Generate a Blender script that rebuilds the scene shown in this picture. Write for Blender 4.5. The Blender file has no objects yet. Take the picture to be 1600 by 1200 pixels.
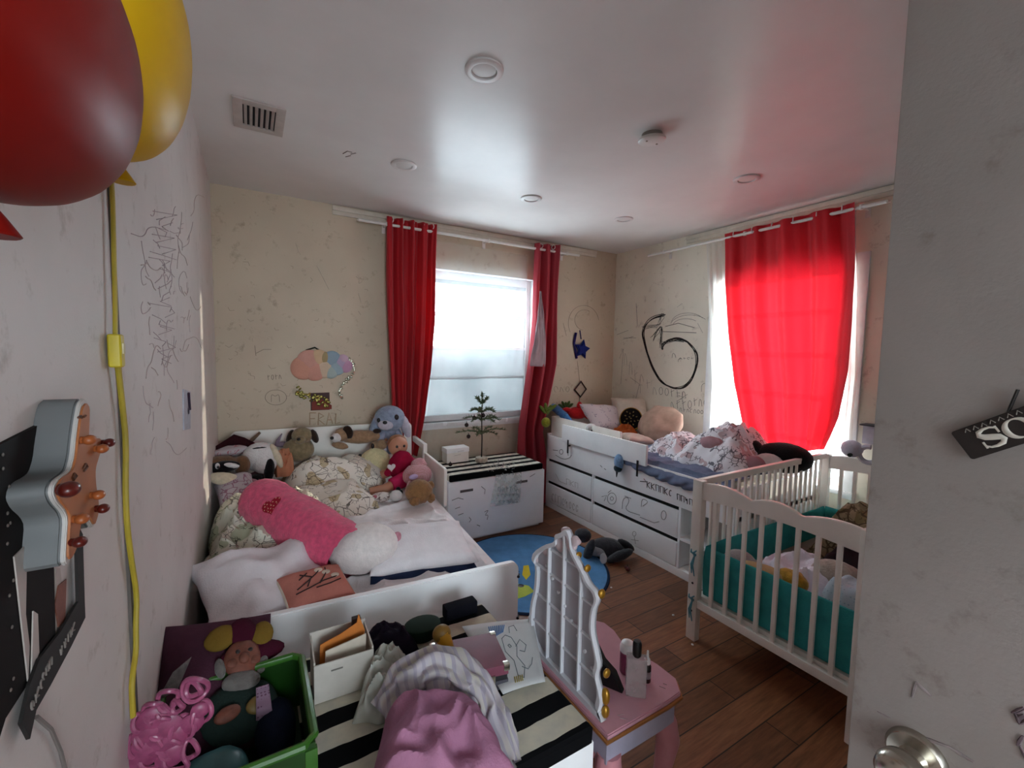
import bpy, bmesh, math, random
from mathutils import Vector, Matrix, Euler, noise
PI = math.pi
R = math.radians
scene = bpy.context.scene
COL = scene.collection
random.seed(7)

# ------------------------------------------------------------------ camera
F, PITCH, YAW, ROLL, CH = 684.0, -0.075, 0.5385, 0.018, 1.506
XL, XR, YB, YF, H = -0.206, 3.449, 3.60, -0.60, 2.58
fw = Vector((math.sin(YAW)*math.cos(PITCH), math.cos(YAW)*math.cos(PITCH), math.sin(PITCH)))
r0 = Vector((math.cos(YAW), -math.sin(YAW), 0)); u0 = r0.cross(fw)
rr = math.cos(ROLL)*r0 + math.sin(ROLL)*u0
uu = -math.sin(ROLL)*r0 + math.cos(ROLL)*u0
cam_d = bpy.data.cameras.new('camera'); cam = bpy.data.objects.new('camera', cam_d); COL.objects.link(cam)
m = Matrix.Identity(4)
for i in range(3):
    m[i][0] = rr[i]; m[i][1] = uu[i]; m[i][2] = -fw[i]
m[2][3] = CH
cam.matrix_world = m
cam_d.sensor_width = 36; cam_d.lens = F/1600*36; cam_d.clip_start = .01
scene.camera = cam
EYE = Vector((0, 0, CH))

def at(px, py, x=None, y=None, z=None):
    """where a photo pixel meets a real plane of the room"""
    d = rr*((px-800)/F) + uu*((600-py)/F) + fw
    if x is not None: t = x/d.x
    elif y is not None: t = y/d.y
    else: t = (z-CH)/d.z
    return EYE + d*t

# ------------------------------------------------------------------ materials
def lin(c):
    if isinstance(c, str):
        c = [int(c[i:i+2], 16)/255 for i in (0, 2, 4)]
    return tuple((v/12.92 if v <= .04045 else ((v+.055)/1.055)**2.4) for v in c) + (1,)

class NT:
    def __init__(s, name):
        s.m = bpy.data.materials.new(name); s.m.use_nodes = True
        s.t = s.m.node_tree; s.b = s.t.nodes['Principled BSDF']; s.o = s.t.nodes['Material Output']
    def n(s, typ, **k):
        nd = s.t.nodes.new(typ)
        for a, v in k.items():
            if a.startswith('i_'): nd.inputs[a[2:].replace('_', ' ')].default_value = v
            else: setattr(nd, a, v)
        return nd
    def l(s, a, b): s.t.links.new(a, b)
    def noise(s, scale, detail=4, rough=.55, coord='Object', vec=None):
        if vec is None:
            tc = s.n('ShaderNodeTexCoord'); vec = tc.outputs[coord]
        nz = s.n('ShaderNodeTexNoise'); nz.inputs['Scale'].default_value = scale
        nz.inputs['Detail'].default_value = detail; nz.inputs['Roughness'].default_value = rough
        s.l(vec, nz.inputs['Vector']); return nz
    def ramp(s, fac, stops):
        rp = s.n('ShaderNodeValToRGB'); e = rp.color_ramp.elements
        e[0].position, e[0].color = stops[0][0], stops[0][1]
        e[1].position, e[1].color = stops[1][0], stops[1][1]
        for p, c in stops[2:]:
            x = e.new(p); x.color = c
        s.l(fac, rp.inputs['Fac']); return rp
    def mix(s, fac, a, b, mode='MIX'):
        mx = s.n('ShaderNodeMixRGB', blend_type=mode)
        for i, v in enumerate((fac, a, b)):
            if hasattr(v, 'is_linked'): s.l(v, mx.inputs[i])
            else: mx.inputs[i].default_value = v
        return mx
    def math(s, op, a, b=None):
        nd = s.n('ShaderNodeMath', operation=op)
        for i, v in enumerate((a, b)):
            if v is None: continue
            if hasattr(v, 'is_linked'): s.l(v, nd.inputs[i])
            else: nd.inputs[i].default_value = v
        return nd.outputs[0]
    def bump(s, h, strength=.3, dist=.01):
        bp = s.n('ShaderNodeBump'); bp.inputs['Strength'].default_value = strength; bp.inputs['Distance'].default_value = dist
        s.l(h, bp.inputs['Height']); s.l(bp.outputs[0], s.b.inputs['Normal'])

CACHE = {}
def mat(name, c, rough=.6, metal=0, var=.12, scale=18, bump=0, bscale=90, spec=.5, alpha=None, trans=0):
    if name in CACHE: return CACHE[name]
    s = NT(name); col = lin(c)
    nz = s.noise(scale)
    dark = tuple(v*(1-var) for v in col[:3]) + (1,); lite = tuple(min(1, v*(1+var*.6)) for v in col[:3]) + (1,)
    rp = s.ramp(nz.outputs['Fac'], [(.35, dark), (.65, lite)])
    s.l(rp.outputs[0], s.b.inputs['Base Color'])
    s.b.inputs['Roughness'].default_value = rough; s.b.inputs['Metallic'].default_value = metal
    s.b.inputs['Specular IOR Level'].default_value = spec
    if trans: s.b.inputs['Transmission Weight'].default_value = trans
    if bump:
        b = s.noise(bscale, 3); s.bump(b.outputs['Fac'], bump, .004)
    CACHE[name] = s.m; return s.m

def cloth(name, c, var=.12, bump=.5, bscale=160): return mat(name, c, .95, 0, var, 14, bump, bscale, .1)
def plush_mat(name, c, var=.2):
    if name in CACHE: return CACHE[name]
    m_ = mat(name, c, 1, 0, var, 45, 1.0, 120, .05)
    m_.node_tree.nodes['Principled BSDF'].inputs['Sheen Weight'].default_value = .25
    return m_

def doodle(name, base, ink, scale=13, thr=.05, mask=.45, tint=None):
    """cloth printed with outlined drawings"""
    s = NT(name)
    tc = s.n('ShaderNodeTexCoord')
    nz = s.noise(5, 2, vec=tc.outputs['Object'])
    ad = s.n('ShaderNodeVectorMath', operation='MULTIPLY_ADD')
    s.l(nz.outputs['Color'], ad.inputs[0]); ad.inputs[1].default_value = (.12, .12, .12); s.l(tc.outputs['Object'], ad.inputs[2])
    vo = s.n('ShaderNodeTexVoronoi', feature='DISTANCE_TO_EDGE'); vo.inputs['Scale'].default_value = scale
    s.l(ad.outputs[0], vo.inputs['Vector'])
    v2 = s.n('ShaderNodeTexVoronoi', feature='DISTANCE_TO_EDGE'); v2.inputs['Scale'].default_value = scale*2.3
    s.l(ad.outputs[0], v2.inputs['Vector'])
    a = s.math('LESS_THAN', vo.outputs['Distance'], thr); b = s.math('LESS_THAN', v2.outputs['Distance'], thr*.9)
    mk = s.noise(scale*.6, 2, vec=tc.outputs['Object']); mm = s.math('GREATER_THAN', mk.outputs['Fac'], mask)
    mk2 = s.noise(scale*.9, 1, vec=ad.outputs[0]); m2 = s.math('GREATER_THAN', mk2.outputs['Fac'], .54)
    ln = s.math('MULTIPLY', s.math('MAXIMUM', a, s.math('MULTIPLY', b, m2)), mm)
    bc = lin(base)
    if tint:
        t1 = s.noise(scale*.45, 1, vec=tc.outputs['Object'])
        c0 = s.mix(s.math('GREATER_THAN', t1.outputs['Fac'], .6), bc, lin(tint)).outputs[0]
    else: c0 = bc
    mx = s.mix(s.math('MULTIPLY', ln, .85), c0, lin(ink))
    s.l(mx.outputs[0], s.b.inputs['Base Color']); s.b.inputs['Roughness'].default_value = .95
    s.b.inputs['Specular IOR Level'].default_value = .1
    CACHE[name] = s.m; return s.m

def dots(name, base, ink, scale=60, r=.28):
    s = NT(name); tc = s.n('ShaderNodeTexCoord')
    vo = s.n('ShaderNodeTexVoronoi'); vo.inputs['Scale'].default_value = scale; vo.inputs['Randomness'].default_value = .25
    s.l(tc.outputs['Object'], vo.inputs['Vector'])
    mx = s.mix(s.math('LESS_THAN', vo.outputs['Distance'], r), lin(base), lin(ink))
    s.l(mx.outputs[0], s.b.inputs['Base Color']); s.b.inputs['Roughness'].default_value = .95
    s.b.inputs['Specular IOR Level'].default_value = .1
    return s.m

def stripes(name, period, phase=0, ca='D9D4C6', cb='0E0E10', axis=1, duty=.52):
    s = NT(name); tc = s.n('ShaderNodeTexCoord'); sp = s.n('ShaderNodeSeparateXYZ')
    s.l(tc.outputs['Object'], sp.inputs[0])
    nz = s.noise(9, 2)
    w = s.math('MULTIPLY_ADD', nz.outputs['Fac'], .02); 
    v = s.math('ADD', sp.outputs[axis], w)
    fr = s.math('FRACT', s.math('ADD', s.math('DIVIDE', v, period), phase))
    g = s.noise(24, 3); wc = s.ramp(g.outputs['Fac'], [(.3, lin('B9B4A6')), (.6, lin(ca))])
    mx = s.mix(s.math('GREATER_THAN', fr, duty), wc.outputs[0], lin(cb))
    s.l(mx.outputs[0], s.b.inputs['Base Color']); s.b.inputs['Roughness'].default_value = .95; s.b.inputs['Specular IOR Level'].default_value = .1
    return s.m

def curtain_mat(name, c, tl=.5, rough=.8):
    s = NT(name); t = s.t
    nz = s.noise(200, 2); col = lin(c)
    rp = s.ramp(nz.outputs['Fac'], [(.3, tuple(v*.85 for v in col[:3])+(1,)), (.7, col)])
    d = s.n('ShaderNodeBsdfPrincipled'); d.inputs['Roughness'].default_value = .55; d.inputs['Specular IOR Level'].default_value = .35
    d.inputs['Sheen Weight'].default_value = .15
    s.l(rp.outputs[0], d.inputs['Base Color'])
    tr = s.n('ShaderNodeBsdfTranslucent'); s.l(rp.outputs[0], tr.inputs['Color'])
    mx = s.n('ShaderNodeMixShader'); mx.inputs[0].default_value = tl
    s.l(d.outputs[0], mx.inputs[1]); s.l(tr.outputs[0], mx.inputs[2]); s.l(mx.outputs[0], s.o.inputs['Surface'])
    return s.m

def sheer_mat(name, opac=.3, c=(.9, .92, .93)):
    s = NT(name)
    d = s.n('ShaderNodeBsdfDiffuse'); d.inputs['Color'].default_value = (*c, 1)
    tl = s.n('ShaderNodeBsdfTranslucent'); tl.inputs['Color'].default_value = (*c, 1)
    m1 = s.n('ShaderNodeMixShader'); m1.inputs[0].default_value = .55
    s.l(d.outputs[0], m1.inputs[1]); s.l(tl.outputs[0], m1.inputs[2])
    tp = s.n('ShaderNodeBsdfTransparent'); m2 = s.n('ShaderNodeMixShader')
    nz = s.noise(300, 2); v = s.math('MULTIPLY_ADD', nz.outputs['Fac'], .2); s.t.nodes[v.node.name].inputs[2].default_value = opac-.1
    s.l(v, m2.inputs[0]); s.l(tp.outputs[0], m2.inputs[1]); s.l(m1.outputs[0], m2.inputs[2]); s.l(m2.outputs[0], s.o.inputs['Surface'])
    return s.m

def thin_mat(name, c, opac=.5, rough=.2):
    """clear or tinted plastic film"""
    s = NT(name); s.b.inputs['Base Color'].default_value = lin(c); s.b.inputs['Roughness'].default_value = rough
    tp = s.n('ShaderNodeBsdfTransparent'); tp.inputs['Color'].default_value = (.9, .93, .92, 1)
    m2 = s.n('ShaderNodeMixShader'); nz = s.noise(30, 2)
    v = s.math('MULTIPLY_ADD', nz.outputs['Fac'], .2); v.node.inputs[2].default_value = opac-.1
    s.l(v, m2.inputs[0]); s.l(tp.outputs[0], m2.inputs[1]); s.l(s.b.outputs[0], m2.inputs[2]); s.l(m2.outputs[0], s.o.inputs['Surface'])
    return s.m

def wall_mat(name, c, smudge=.12):
    s = NT(name); col = lin(c)
    a = s.noise(2.2, 5); b = s.noise(14, 5, .7)
    r1 = s.ramp(a.outputs['Fac'], [(.3, tuple(v*(1-smudge) for v in col[:3])+(1,)), (.6, col)])
    r2 = s.ramp(b.outputs['Fac'], [(.28, (.72, .69, .66, 1)), (.42, (1, 1, 1, 1))])
    mx = s.mix(1, r1.outputs[0], r2.outputs[0], 'MULTIPLY'); s.l(mx.outputs[0], s.b.inputs['Base Color'])
    s.b.inputs['Roughness'].default_value = .55; s.b.inputs['Specular IOR Level'].default_value = .4
    g = s.noise(180, 3); s.bump(g.outputs['Fac'], .12, .003)
    return s.m

def floor_mat():
    s = NT('wood_plank_floor'); tc = s.n('ShaderNodeTexCoord')
    br = s.n('ShaderNodeTexBrick'); br.offset = .37
    for k, v in (('Scale', 1), ('Mortar Size', .0025), ('Brick Width', 1.1), ('Row Height', .13), ('Bias', 0)): br.inputs[k].default_value = v
    br.inputs['Color1'].default_value = lin('6E452E'); br.inputs['Color2'].default_value = lin('996444'); br.inputs['Mortar'].default_value = lin('231610')
    s.l(tc.outputs['Object'], br.inputs['Vector'])
    mp = s.n('ShaderNodeMapping'); mp.inputs['Scale'].default_value = (1.5, 16, 1); s.l(tc.outputs['Object'], mp.inputs['Vector'])
    gr = s.noise(4, 6, .65, vec=mp.outputs[0]); rp = s.ramp(gr.outputs['Fac'], [(.3, (.5, .46, .43, 1)), (.68, (1.12, 1.1, 1.06, 1))])
    mx = s.mix(1, br.outputs['Color'], rp.outputs[0], 'MULTIPLY'); s.l(mx.outputs[0], s.b.inputs['Base Color'])
    s.b.inputs['Roughness'].default_value = .42; s.bump(br.outputs['Fac'], -.15, .002)
    return s.m

WHITE = mat('white_lacquer', 'FAFBFC', .4, var=.05, scale=6)
WHITE2 = mat('off_white_paint', 'EFEBE3', .45, var=.07, scale=6)
BLACK = mat('black_plastic', '0C0B0C', .4, var=.1)
DGREY = mat('dark_grey_metal', '3A393A', .35, .8)
CHROME = mat('brushed_nickel', 'B8B2A6', .25, 1)
INK = mat('black_crayon', '24211F', .9)
INK2 = mat('faint_grey_pencil', '7C746C', .9)
INKB = mat('blue_ink', '3C4A6A', .8)
PINKW = mat('faint_pink_crayon', 'A98E93', .9)
GOLD = mat('gold_paint', 'A87C28', .35, .6)

# ------------------------------------------------------------------ mesh building
def mfrom(loc=(0, 0, 0), rot=(0, 0, 0), sc=(1, 1, 1)):
    return Matrix.LocRotScale(Vector(loc), Euler(rot), Vector(sc))

class MB:
    def __init__(s): s.bm = bmesh.new()
    def merge(s, b, mx=None):
        if mx is not None: b.transform(mx)
        me = bpy.data.meshes.new('t'); b.to_mesh(me); b.free(); s.bm.from_mesh(me); bpy.data.meshes.remove(me); return s
    def box(s, c, size, rot=(0, 0, 0), bev=0, seg=2):
        b = bmesh.new(); bmesh.ops.create_cube(b, size=1); b.transform(Matrix.Diagonal((*size, 1)))
        if bev: bmesh.ops.bevel(b, geom=b.edges[:], offset=min(bev, min(size)*.45), segments=seg, affect='EDGES', profile=.7)
        return s.merge(b, mfrom(c, rot))
    def b2(s, a, b, bev=0, seg=2):
        return s.box([(a[i]+b[i])/2 for i in range(3)], [abs(b[i]-a[i]) for i in range(3)], (0, 0, 0), bev, seg)
    def ell(s, c, r, rot=(0, 0, 0), n=18):
        b = bmesh.new(); bmesh.ops.create_uvsphere(b, u_segments=n, v_segments=max(8, n*2//3), radius=1)
        if not hasattr(r, '__len__'): r = (r, r, r)
        return s.merge(b, mfrom(c, rot, r))
    def cyl(s, p, q, r1, r2=None, n=16):
        return s.tube([p, q], [r1, r1 if r2 is None else r2], n)
    def tube(s, pts, r, n=8, closed=False, flat=None):
        pts = [Vector(p) for p in pts]; k = len(pts)
        rs = r if hasattr(r, '__len__') else [r]*k
        b = bmesh.new(); rings = []; prev = None
        for i, p in enumerate(pts):
            a = pts[(i-1) % k] if closed or i > 0 else p; c = pts[(i+1) % k] if closed or i < k-1 else p
            t = (c-a)
            t = t.normalized() if t.length > 1e-9 else Vector((0, 0, 1))
            if prev is None:
                x = Vector((0, 0, 1)) if abs(t.z) < .9 else Vector((1, 0, 0)); nx = t.cross(x).normalized()
            else:
                nx = (prev - t*prev.dot(t)); nx = nx.normalized() if nx.length > 1e-6 else t.orthogonal().normalized()
            prev = nx; ny = t.cross(nx)
            rings.append([b.verts.new(p + (nx*math.cos(2*PI*j/n) + ny*math.sin(2*PI*j/n))*rs[i]) for j in range(n)])
        for i in range(k if closed else k-1):
            A, B = rings[i], rings[(i+1) % k]
            for j in range(n): b.faces.new((A[j], A[(j+1) % n], B[(j+1) % n], B[j]))
        if not closed:
            b.faces.new(rings[0][::-1]); b.faces.new(rings[-1])
        return s.merge(b)
    def lathe(s, prof, c=(0, 0, 0), rot=(0, 0, 0), n=24, sc=(1, 1, 1)):
        b = bmesh.new(); rings = []
        for r, z in prof: rings.append([b.verts.new((max(r, 1e-4)*math.cos(2*PI*j/n), max(r, 1e-4)*math.sin(2*PI*j/n), z)) for j in range(n)])
        for A, B in zip(rings, rings[1:]):
            for j in range(n): b.faces.new((A[j], A[(j+1) % n], B[(j+1) % n], B[j]))
        b.faces.new(rings[0][::-1]); b.faces.new(rings[-1])
        return s.merge(b, mfrom(c, rot, sc))
    def prism(s, pts, t, mx=None, bev=0):
        """outline in local xy, thickness t along +z"""
        b = bmesh.new(); vs = [b.verts.new((x, y, 0)) for x, y in pts]; f = b.faces.new(vs)
        g = bmesh.ops.extrude_face_region(b, geom=[f]); 
        for v in g['geom']:
            if isinstance(v, bmesh.types.BMVert): v.co.z += t
        bmesh.ops.recalc_face_normals(b, faces=b.faces[:])
        if bev: bmesh.ops.bevel(b, geom=[e for e in b.edges if abs(e.verts[0].co.z-e.verts[1].co.z) < 1e-6], offset=bev, segments=2, affect='EDGES')
        bmesh.ops.triangulate(b, faces=[f for f in b.faces if len(f.verts) > 4])
        return s.merge(b, mx)
    def grid(s, fn, nu, nv, cu=False, cv=False):
        b = bmesh.new(); V = [[b.verts.new(fn(i/(nu-(0 if cu else 1)), j/(nv-(0 if cv else 1)))) for j in range(nv)] for i in range(nu)]
        for i in range(nu if cu else nu-1):
            for j in range(nv if cv else nv-1):
                b.faces.new((V[i][j], V[(i+1) % nu][j], V[(i+1) % nu][(j+1) % nv], V[i][(j+1) % nv]))
        return s.merge(b)
    def pillow(s, w, d, h, mx=None, pin=.09, seed=0, wr=.012, n=26, flat=0):
        sd = Vector((seed*3.1, seed*1.7, seed))
        for side in (1, -1):
            def f(a, c):
                u, v = a*2-1, c*2-1
                u, v = math.sin(u*PI/2), math.sin(v*PI/2)
                x = w/2*u*(1-pin*(1-v*v)); y = d/2*v*(1-pin*(1-u*u))
                e = max(0, (1-u**4)*(1-v**4))**.55
                k = noise.fractal(Vector((x, y, side*.3))*7+sd, 1, 2, 3)*wr*e**.5
                return Vector((x, y, side*h/2*e*(1 if side > 0 or not flat else 1-flat) + k))
            b = MB().grid(f, n, n).bm
            if mx is not None: b.transform(mx)
            s.merge(b)
        bmesh.ops.remove_doubles(s.bm, verts=s.bm.verts[:], dist=.0006)
        return s
    def heap(s, q, z0, h, seed=0, n=44, wr=.35, sc=5, edge=.2, jag=.12, crest=None, thick=.012):
        """crumpled cloth over quad q (4 xy corners), rising h over z0, with its own underside"""
        q = [Vector((p[0], p[1], 0)) for p in q]; sd = Vector((seed*2.3, seed*.7, seed*1.1))
        def pos(a, c, low):
            aa = .5+(a-.5)*(1+jag*noise.noise(Vector((c*3, seed, 1))*1.3)); cc = .5+(c-.5)*(1+jag*noise.noise(Vector((a*3, 5, seed))*1.3))
            p = (q[0]*(1-aa)+q[1]*aa)*(1-cc)+(q[3]*(1-aa)+q[2]*aa)*cc
            e = min(1, min(a, 1-a)/edge)*1.0; g = min(1, min(c, 1-c)/edge)
            pr = (math.sin(e*PI/2)*math.sin(g*PI/2))**.6
            if crest: pr *= .45+.55*math.exp(-(((a-crest[0])/crest[2])**2+((c-crest[1])/crest[2])**2))
            N = Vector((p.x, p.y, 0))*sc+sd
            N = N + noise.noise_vector(N*.8)*.5
            rd = 1-abs(noise.noise(N))*2; rd2 = 1-abs(noise.noise(N*2.3))*2
            z = h*pr*(1-wr+wr*(.7*rd+.3*rd2))
            return Vector((p.x, p.y, z0 + (max(z, 0)+.004 if not low else 0)))
        s.grid(lambda a, c: pos(a, c, False), n, n)
        s.grid(lambda a, c: pos(a, c, True), n, n)
        b = s.bm; bnd = [e for e in b.edges if e.is_boundary]
        bmesh.ops.bridge_loops(b, edges=bnd) if len(bnd) else None
        return s
    def jit(s, amp, sc=40):
        for v in s.bm.verts:
            v.co += Vector(noise.noise_vector(v.co*sc))*amp
        return s
    def build(s, name, material, parent=None, world=False, smooth=True, thick=0, sub=0):
        if parent is not None and world:
            s.bm.transform(WM[root_of(parent).name].inverted())
        bmesh.ops.recalc_face_normals(s.bm, faces=s.bm.faces[:])
        me = bpy.data.meshes.new(name); s.bm.to_mesh(me); s.bm.free()
        o = bpy.data.objects.new(name, me); COL.objects.link(o)
        for x in (material if isinstance(material, (list, tuple)) else [material]): me.materials.append(x)
        if smooth:
            try: me.shade_auto_smooth() if False else None
            except Exception: pass
            for p in me.polygons: p.use_smooth = True
            e = bmesh.new(); e.from_mesh(me)
            for ed in e.edges:
                if len(ed.link_faces) == 2 and ed.calc_face_angle(0) > R(38): ed.smooth = False
            e.to_mesh(me); e.free()
        if thick:
            md = o.modifiers.new('solid', 'SOLIDIFY'); md.thickness = thick; md.offset = 0
        if sub:
            md = o.modifiers.new('sub', 'SUBSURF'); md.levels = sub; md.render_levels = sub
        if parent is not None: o.parent = parent
        else: WM[o.name] = Matrix.Identity(4)
        return o

WM = {}
def root_of(o):
    while o.parent is not None: o = o.parent
    return o

def thing(name, label, cat, loc=(0, 0, 0), rot=(0, 0, 0), sc=1, group=None):
    if not hasattr(rot, '__len__'): rot = (0, 0, rot)
    o = bpy.data.objects.new(name, None); COL.objects.link(o); o.empty_display_size = .05
    o.location = loc; o.rotation_euler = rot; o.scale = (sc, sc, sc)
    WM[o.name] = mfrom(loc, rot, (sc, sc, sc))
    o['label'] = label; o['category'] = cat
    if group: o['group'] = group
    return o

def single(mb, name, material, label, cat, group=None, kind=None, **k):
    """one mesh that is a whole thing, its origin at the middle of its base"""
    vs = [v.co for v in mb.bm.verts]
    c = Vector(((min(v.x for v in vs)+max(v.x for v in vs))/2, (min(v.y for v in vs)+max(v.y for v in vs))/2, min(v.z for v in vs)))
    mb.bm.transform(Matrix.Translation(-c))
    o = mb.build(name, material, **k); o.location = c; WM[o.name] = Matrix.Translation(c)
    o['label'] = label; o['category'] = cat
    if group: o['group'] = group
    if kind: o['kind'] = kind
    return o

def struct(mb, name, material, parent=None, **k):
    o = mb.build(name, material, parent, **k)
    if parent is None: o['kind'] = 'structure'
    return o

def copy_tree(root, loc, rot=None, label=None, parent=None):
    c = root.copy(); COL.objects.link(c)
    if parent is not None: c.parent = parent
    else:
        c.location = loc
        if rot is not None: c.rotation_euler = rot
        WM[c.name] = mfrom(c.location, c.rotation_euler, c.scale)
        if label: c['label'] = label
    for ch in list(root.children): copy_tree(ch, None, None, None, c)
    return c

def face(p, off=0):
    return math.atan2(-p[0], p[1]) + off

def plush(name, label, cat, pos, spec, rz=None, tilt=(0, 0), sc=1, group=None):
    if rz is None: rz = face(pos)
    t = thing(name, label, cat, pos, (tilt[0], tilt[1], rz), sc, group)
    made = {}
    for part in spec:
        nm, mt, els = part[:3]; par = made.get(part[3], t) if len(part) > 3 else t
        mb = MB()
        for e in els: mb.ell(e[0:3], e[3:6], tuple(e[6:9]) if len(e) > 6 else (0, 0, 0))
        big = max(max(e[3:6]) for e in els)
        if big > .02: mb.jit(.0022, 90)
        made[nm] = mb.build(nm, mt, par)
    return t
# ================================================================== THE ROOM
WALL = wall_mat('painted_wall', 'C4B59E'); WALLR = wall_mat('painted_wall_pale', 'E6DFCD'); WALLL = wall_mat('painted_wall_grey', 'CFCAC6')
T = .16
s = NT('ceiling_gloss_paint'); nz = s.noise(3, 4)
rp = s.ramp(nz.outputs['Fac'], [(.3, lin('D4D0CD')), (.7, lin('DDD9D6'))]); s.l(rp.outputs[0], s.b.inputs['Base Color'])
s.b.inputs['Roughness'].default_value = .3; s.b.inputs['Specular IOR Level'].default_value = .14
nb = s.noise(1.3, 2); s.bump(nb.outputs['Fac'], .06, .05); CEIL = s.m

struct(MB().b2((XL-T, YF-T, -.1), (XR+T, YB+T, 0)), 'floor', floor_mat(), smooth=False)
struct(MB().b2((XL-T, YF-T, H), (XR+T, YB+T, H+.1)), 'ceiling', CEIL, smooth=False)
wall_left = struct(MB().b2((XL-T, YF, 0), (XL, YB, H)), 'wall_left', WALLL, smooth=False)
DW = (-.15, .735, 2.06)          # the doorway the photographer stands before, open to an unseen hall added to brighten the foreground
HX0, HX1, HY = -1.1, 1.7, -2.5; HW = (-.38, .85, .9, 2.15)  # extent of the added hall and the opening that lets fill daylight in
struct(MB().b2((HX0-.1, HY-.1, -.1), (HX1+.1, YF-T, 0)), 'floor_added_hall', mat('added_hall_wood', '6E4A34', .5), smooth=False)
struct(MB().b2((HX0-.1, HY-.1, H), (HX1+.1, YF-T, H+.1)), 'ceiling_added_hall', WALLL, smooth=False)
struct(MB().b2((HX0-.1, HY, 0), (HX0, YF-T, H)), 'wall_added_hall_left', WALLL, smooth=False)
struct(MB().b2((HX1, HY, 0), (HX1+.1, YF-T, H)), 'wall_added_hall_right', WALLL, smooth=False)
struct(MB().b2((HX0-.1, HY-.1, 0), (HW[0], HY, H)).b2((HW[1], HY-.1, 0), (HX1+.1, HY, H)).b2((HW[0], HY-.1, 0), (HW[1], HY, HW[2])).b2((HW[0], HY-.1, HW[3]), (HW[1], HY, H)), 'wall_added_hall_front', WALLL, smooth=False)
struct(MB().b2((XL-T, YF-T, 0), (DW[0], YF, H)).b2((DW[1], YF-T, 0), (XR+T, YF, H)).b2((DW[0], YF-T, DW[2]), (DW[1], YF, H)), 'wall_front', WALLL, smooth=False)
W1 = (1.20, 2.39, .87, 2.20)      # window in the back wall: x0 x1 z0 z1
W2 = (1.36, 2.36, .60, 2.12)      # window in the right wall: y0 y1 z0 z1
wb = MB()
wb.b2((XL-T, YB, 0), (W1[0], YB+T, H)).b2((W1[1], YB, 0), (XR+T, YB+T, H)).b2((W1[0], YB, 0), (W1[1], YB+T, W1[2])).b2((W1[0], YB, W1[3]), (W1[1], YB+T, H))
wall_back = struct(wb, 'wall_back', WALL, smooth=False)
wr = MB()
wr.b2((XR, YF, 0), (XR+T, W2[0], H)).b2((XR, W2[1], 0), (XR+T, YB, H)).b2((XR, W2[0], 0), (XR+T, W2[1], W2[2])).b2((XR, W2[0], W2[3]), (XR+T, W2[1], H))
wall_right = struct(wr, 'wall_right', WALLR, smooth=False)

# windows ----------------------------------------------------------
FRAME = mat('white_window_frame', 'E4E6E6', .4, var=.04)
ALU = mat('grey_window_rail', '8E9698', .4, .3, var=.05)
s = NT('clear_glass'); tp = s.n('ShaderNodeBsdfTransparent'); gl = s.n('ShaderNodeBsdfGlossy'); gl.inputs['Roughness'].default_value = .02
mx = s.n('ShaderNodeMixShader'); mx.inputs[0].default_value = .05; s.l(tp.outputs[0], mx.inputs[1]); s.l(gl.outputs[0], mx.inputs[2]); s.l(mx.outputs[0], s.o.inputs['Surface'])
tp.inputs['Color'].default_value = (.96, .98, .98, 1); GLASS = s.m
s = NT('frosted_plastic_sheet'); df = s.n('ShaderNodeBsdfDiffuse'); tl = s.n('ShaderNodeBsdfTranslucent')
nz = s.noise(2.5, 3); rp = s.ramp(nz.outputs['Fac'], [(.35, lin('B6BCBD')), (.65, lin('CBCFCF'))])
s.l(rp.outputs[0], df.inputs['Color']); s.l(rp.outputs[0], tl.inputs['Color']); mx = s.n('ShaderNodeMixShader'); mx.inputs[0].default_value = .28
s.l(df.outputs[0], mx.inputs[1]); s.l(tl.outputs[0], mx.inputs[2]); s.l(mx.outputs[0], s.o.inputs['Surface']); FROST = s.m

x0, x1, z0, z1 = W1; yg = YB+.10
w = MB(); f = .05
w.b2((x0, yg-.03, z0), (x0+f, yg+.03, z1)).b2((x1-f, yg-.03, z0), (x1, yg+.03, z1)).b2((x0+f, yg-.03, z1-.075), (x1-f, yg+.03, z1)).b2((x0+f, yg-.03, z0), (x1-f, yg+.03, z0+f))
win1 = struct(w, 'window_1', FRAME, smooth=False)
struct(MB().b2((x0+f, yg-.02, 1.805), (x1-f, yg+.02, 1.84)).b2((x0+f, yg-.02, 2.09), (x1-f, yg+.02, 2.125)).b2((x1-f-.02, yg-.02, 1.541), (x1-f, yg+.02, 1.804)), 'window_rail', ALU, win1, smooth=False)
struct(MB().b2((x0+f, yg-.022, 1.515), (x1-f, yg+.02, 1.54)), 'window_crossbar', FRAME, win1, smooth=False)
struct(MB().b2((x0+f, yg+.004, 1.54), (x1-f, yg+.008, z1-.05)), 'pane', GLASS, win1, smooth=False)
struct(MB().b2((x0+f, yg-.01, 1.24), (x1-f, yg+.0, 1.515)), 'frosted_panel', FROST, win1, smooth=False)
struct(MB().b2((x0+f, yg+.002, z0+f), (x1-f, yg+.012, 1.26)), 'frosted_panel', FROST, win1, smooth=False)
struct(MB().b2((x1-.006, YB-.002, z0), (x1-.0005, yg-.031, z1-.006)).b2((x0+.0005, YB-.002, z0), (x0+.006, yg-.031, z1-.006)).b2((x0+.006, YB-.002, z1-.006), (x1-.006, yg-.031, z1-.0005)), 'lit_reveal_lining', FRAME, win1, smooth=False)  # white lining over the wall edges stands in for daylight on the reveal
struct(MB().b2((x0-.06, YB-.03, z0-.035), (x1+.06, yg-.03, z0), .006), 'window_sill', FRAME, win1)
struct(MB().b2((x0-.03, YB-.008, z0-.06), (x1+.03, YB, z0-.035)), 'window_apron', FRAME, win1, smooth=False)

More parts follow.
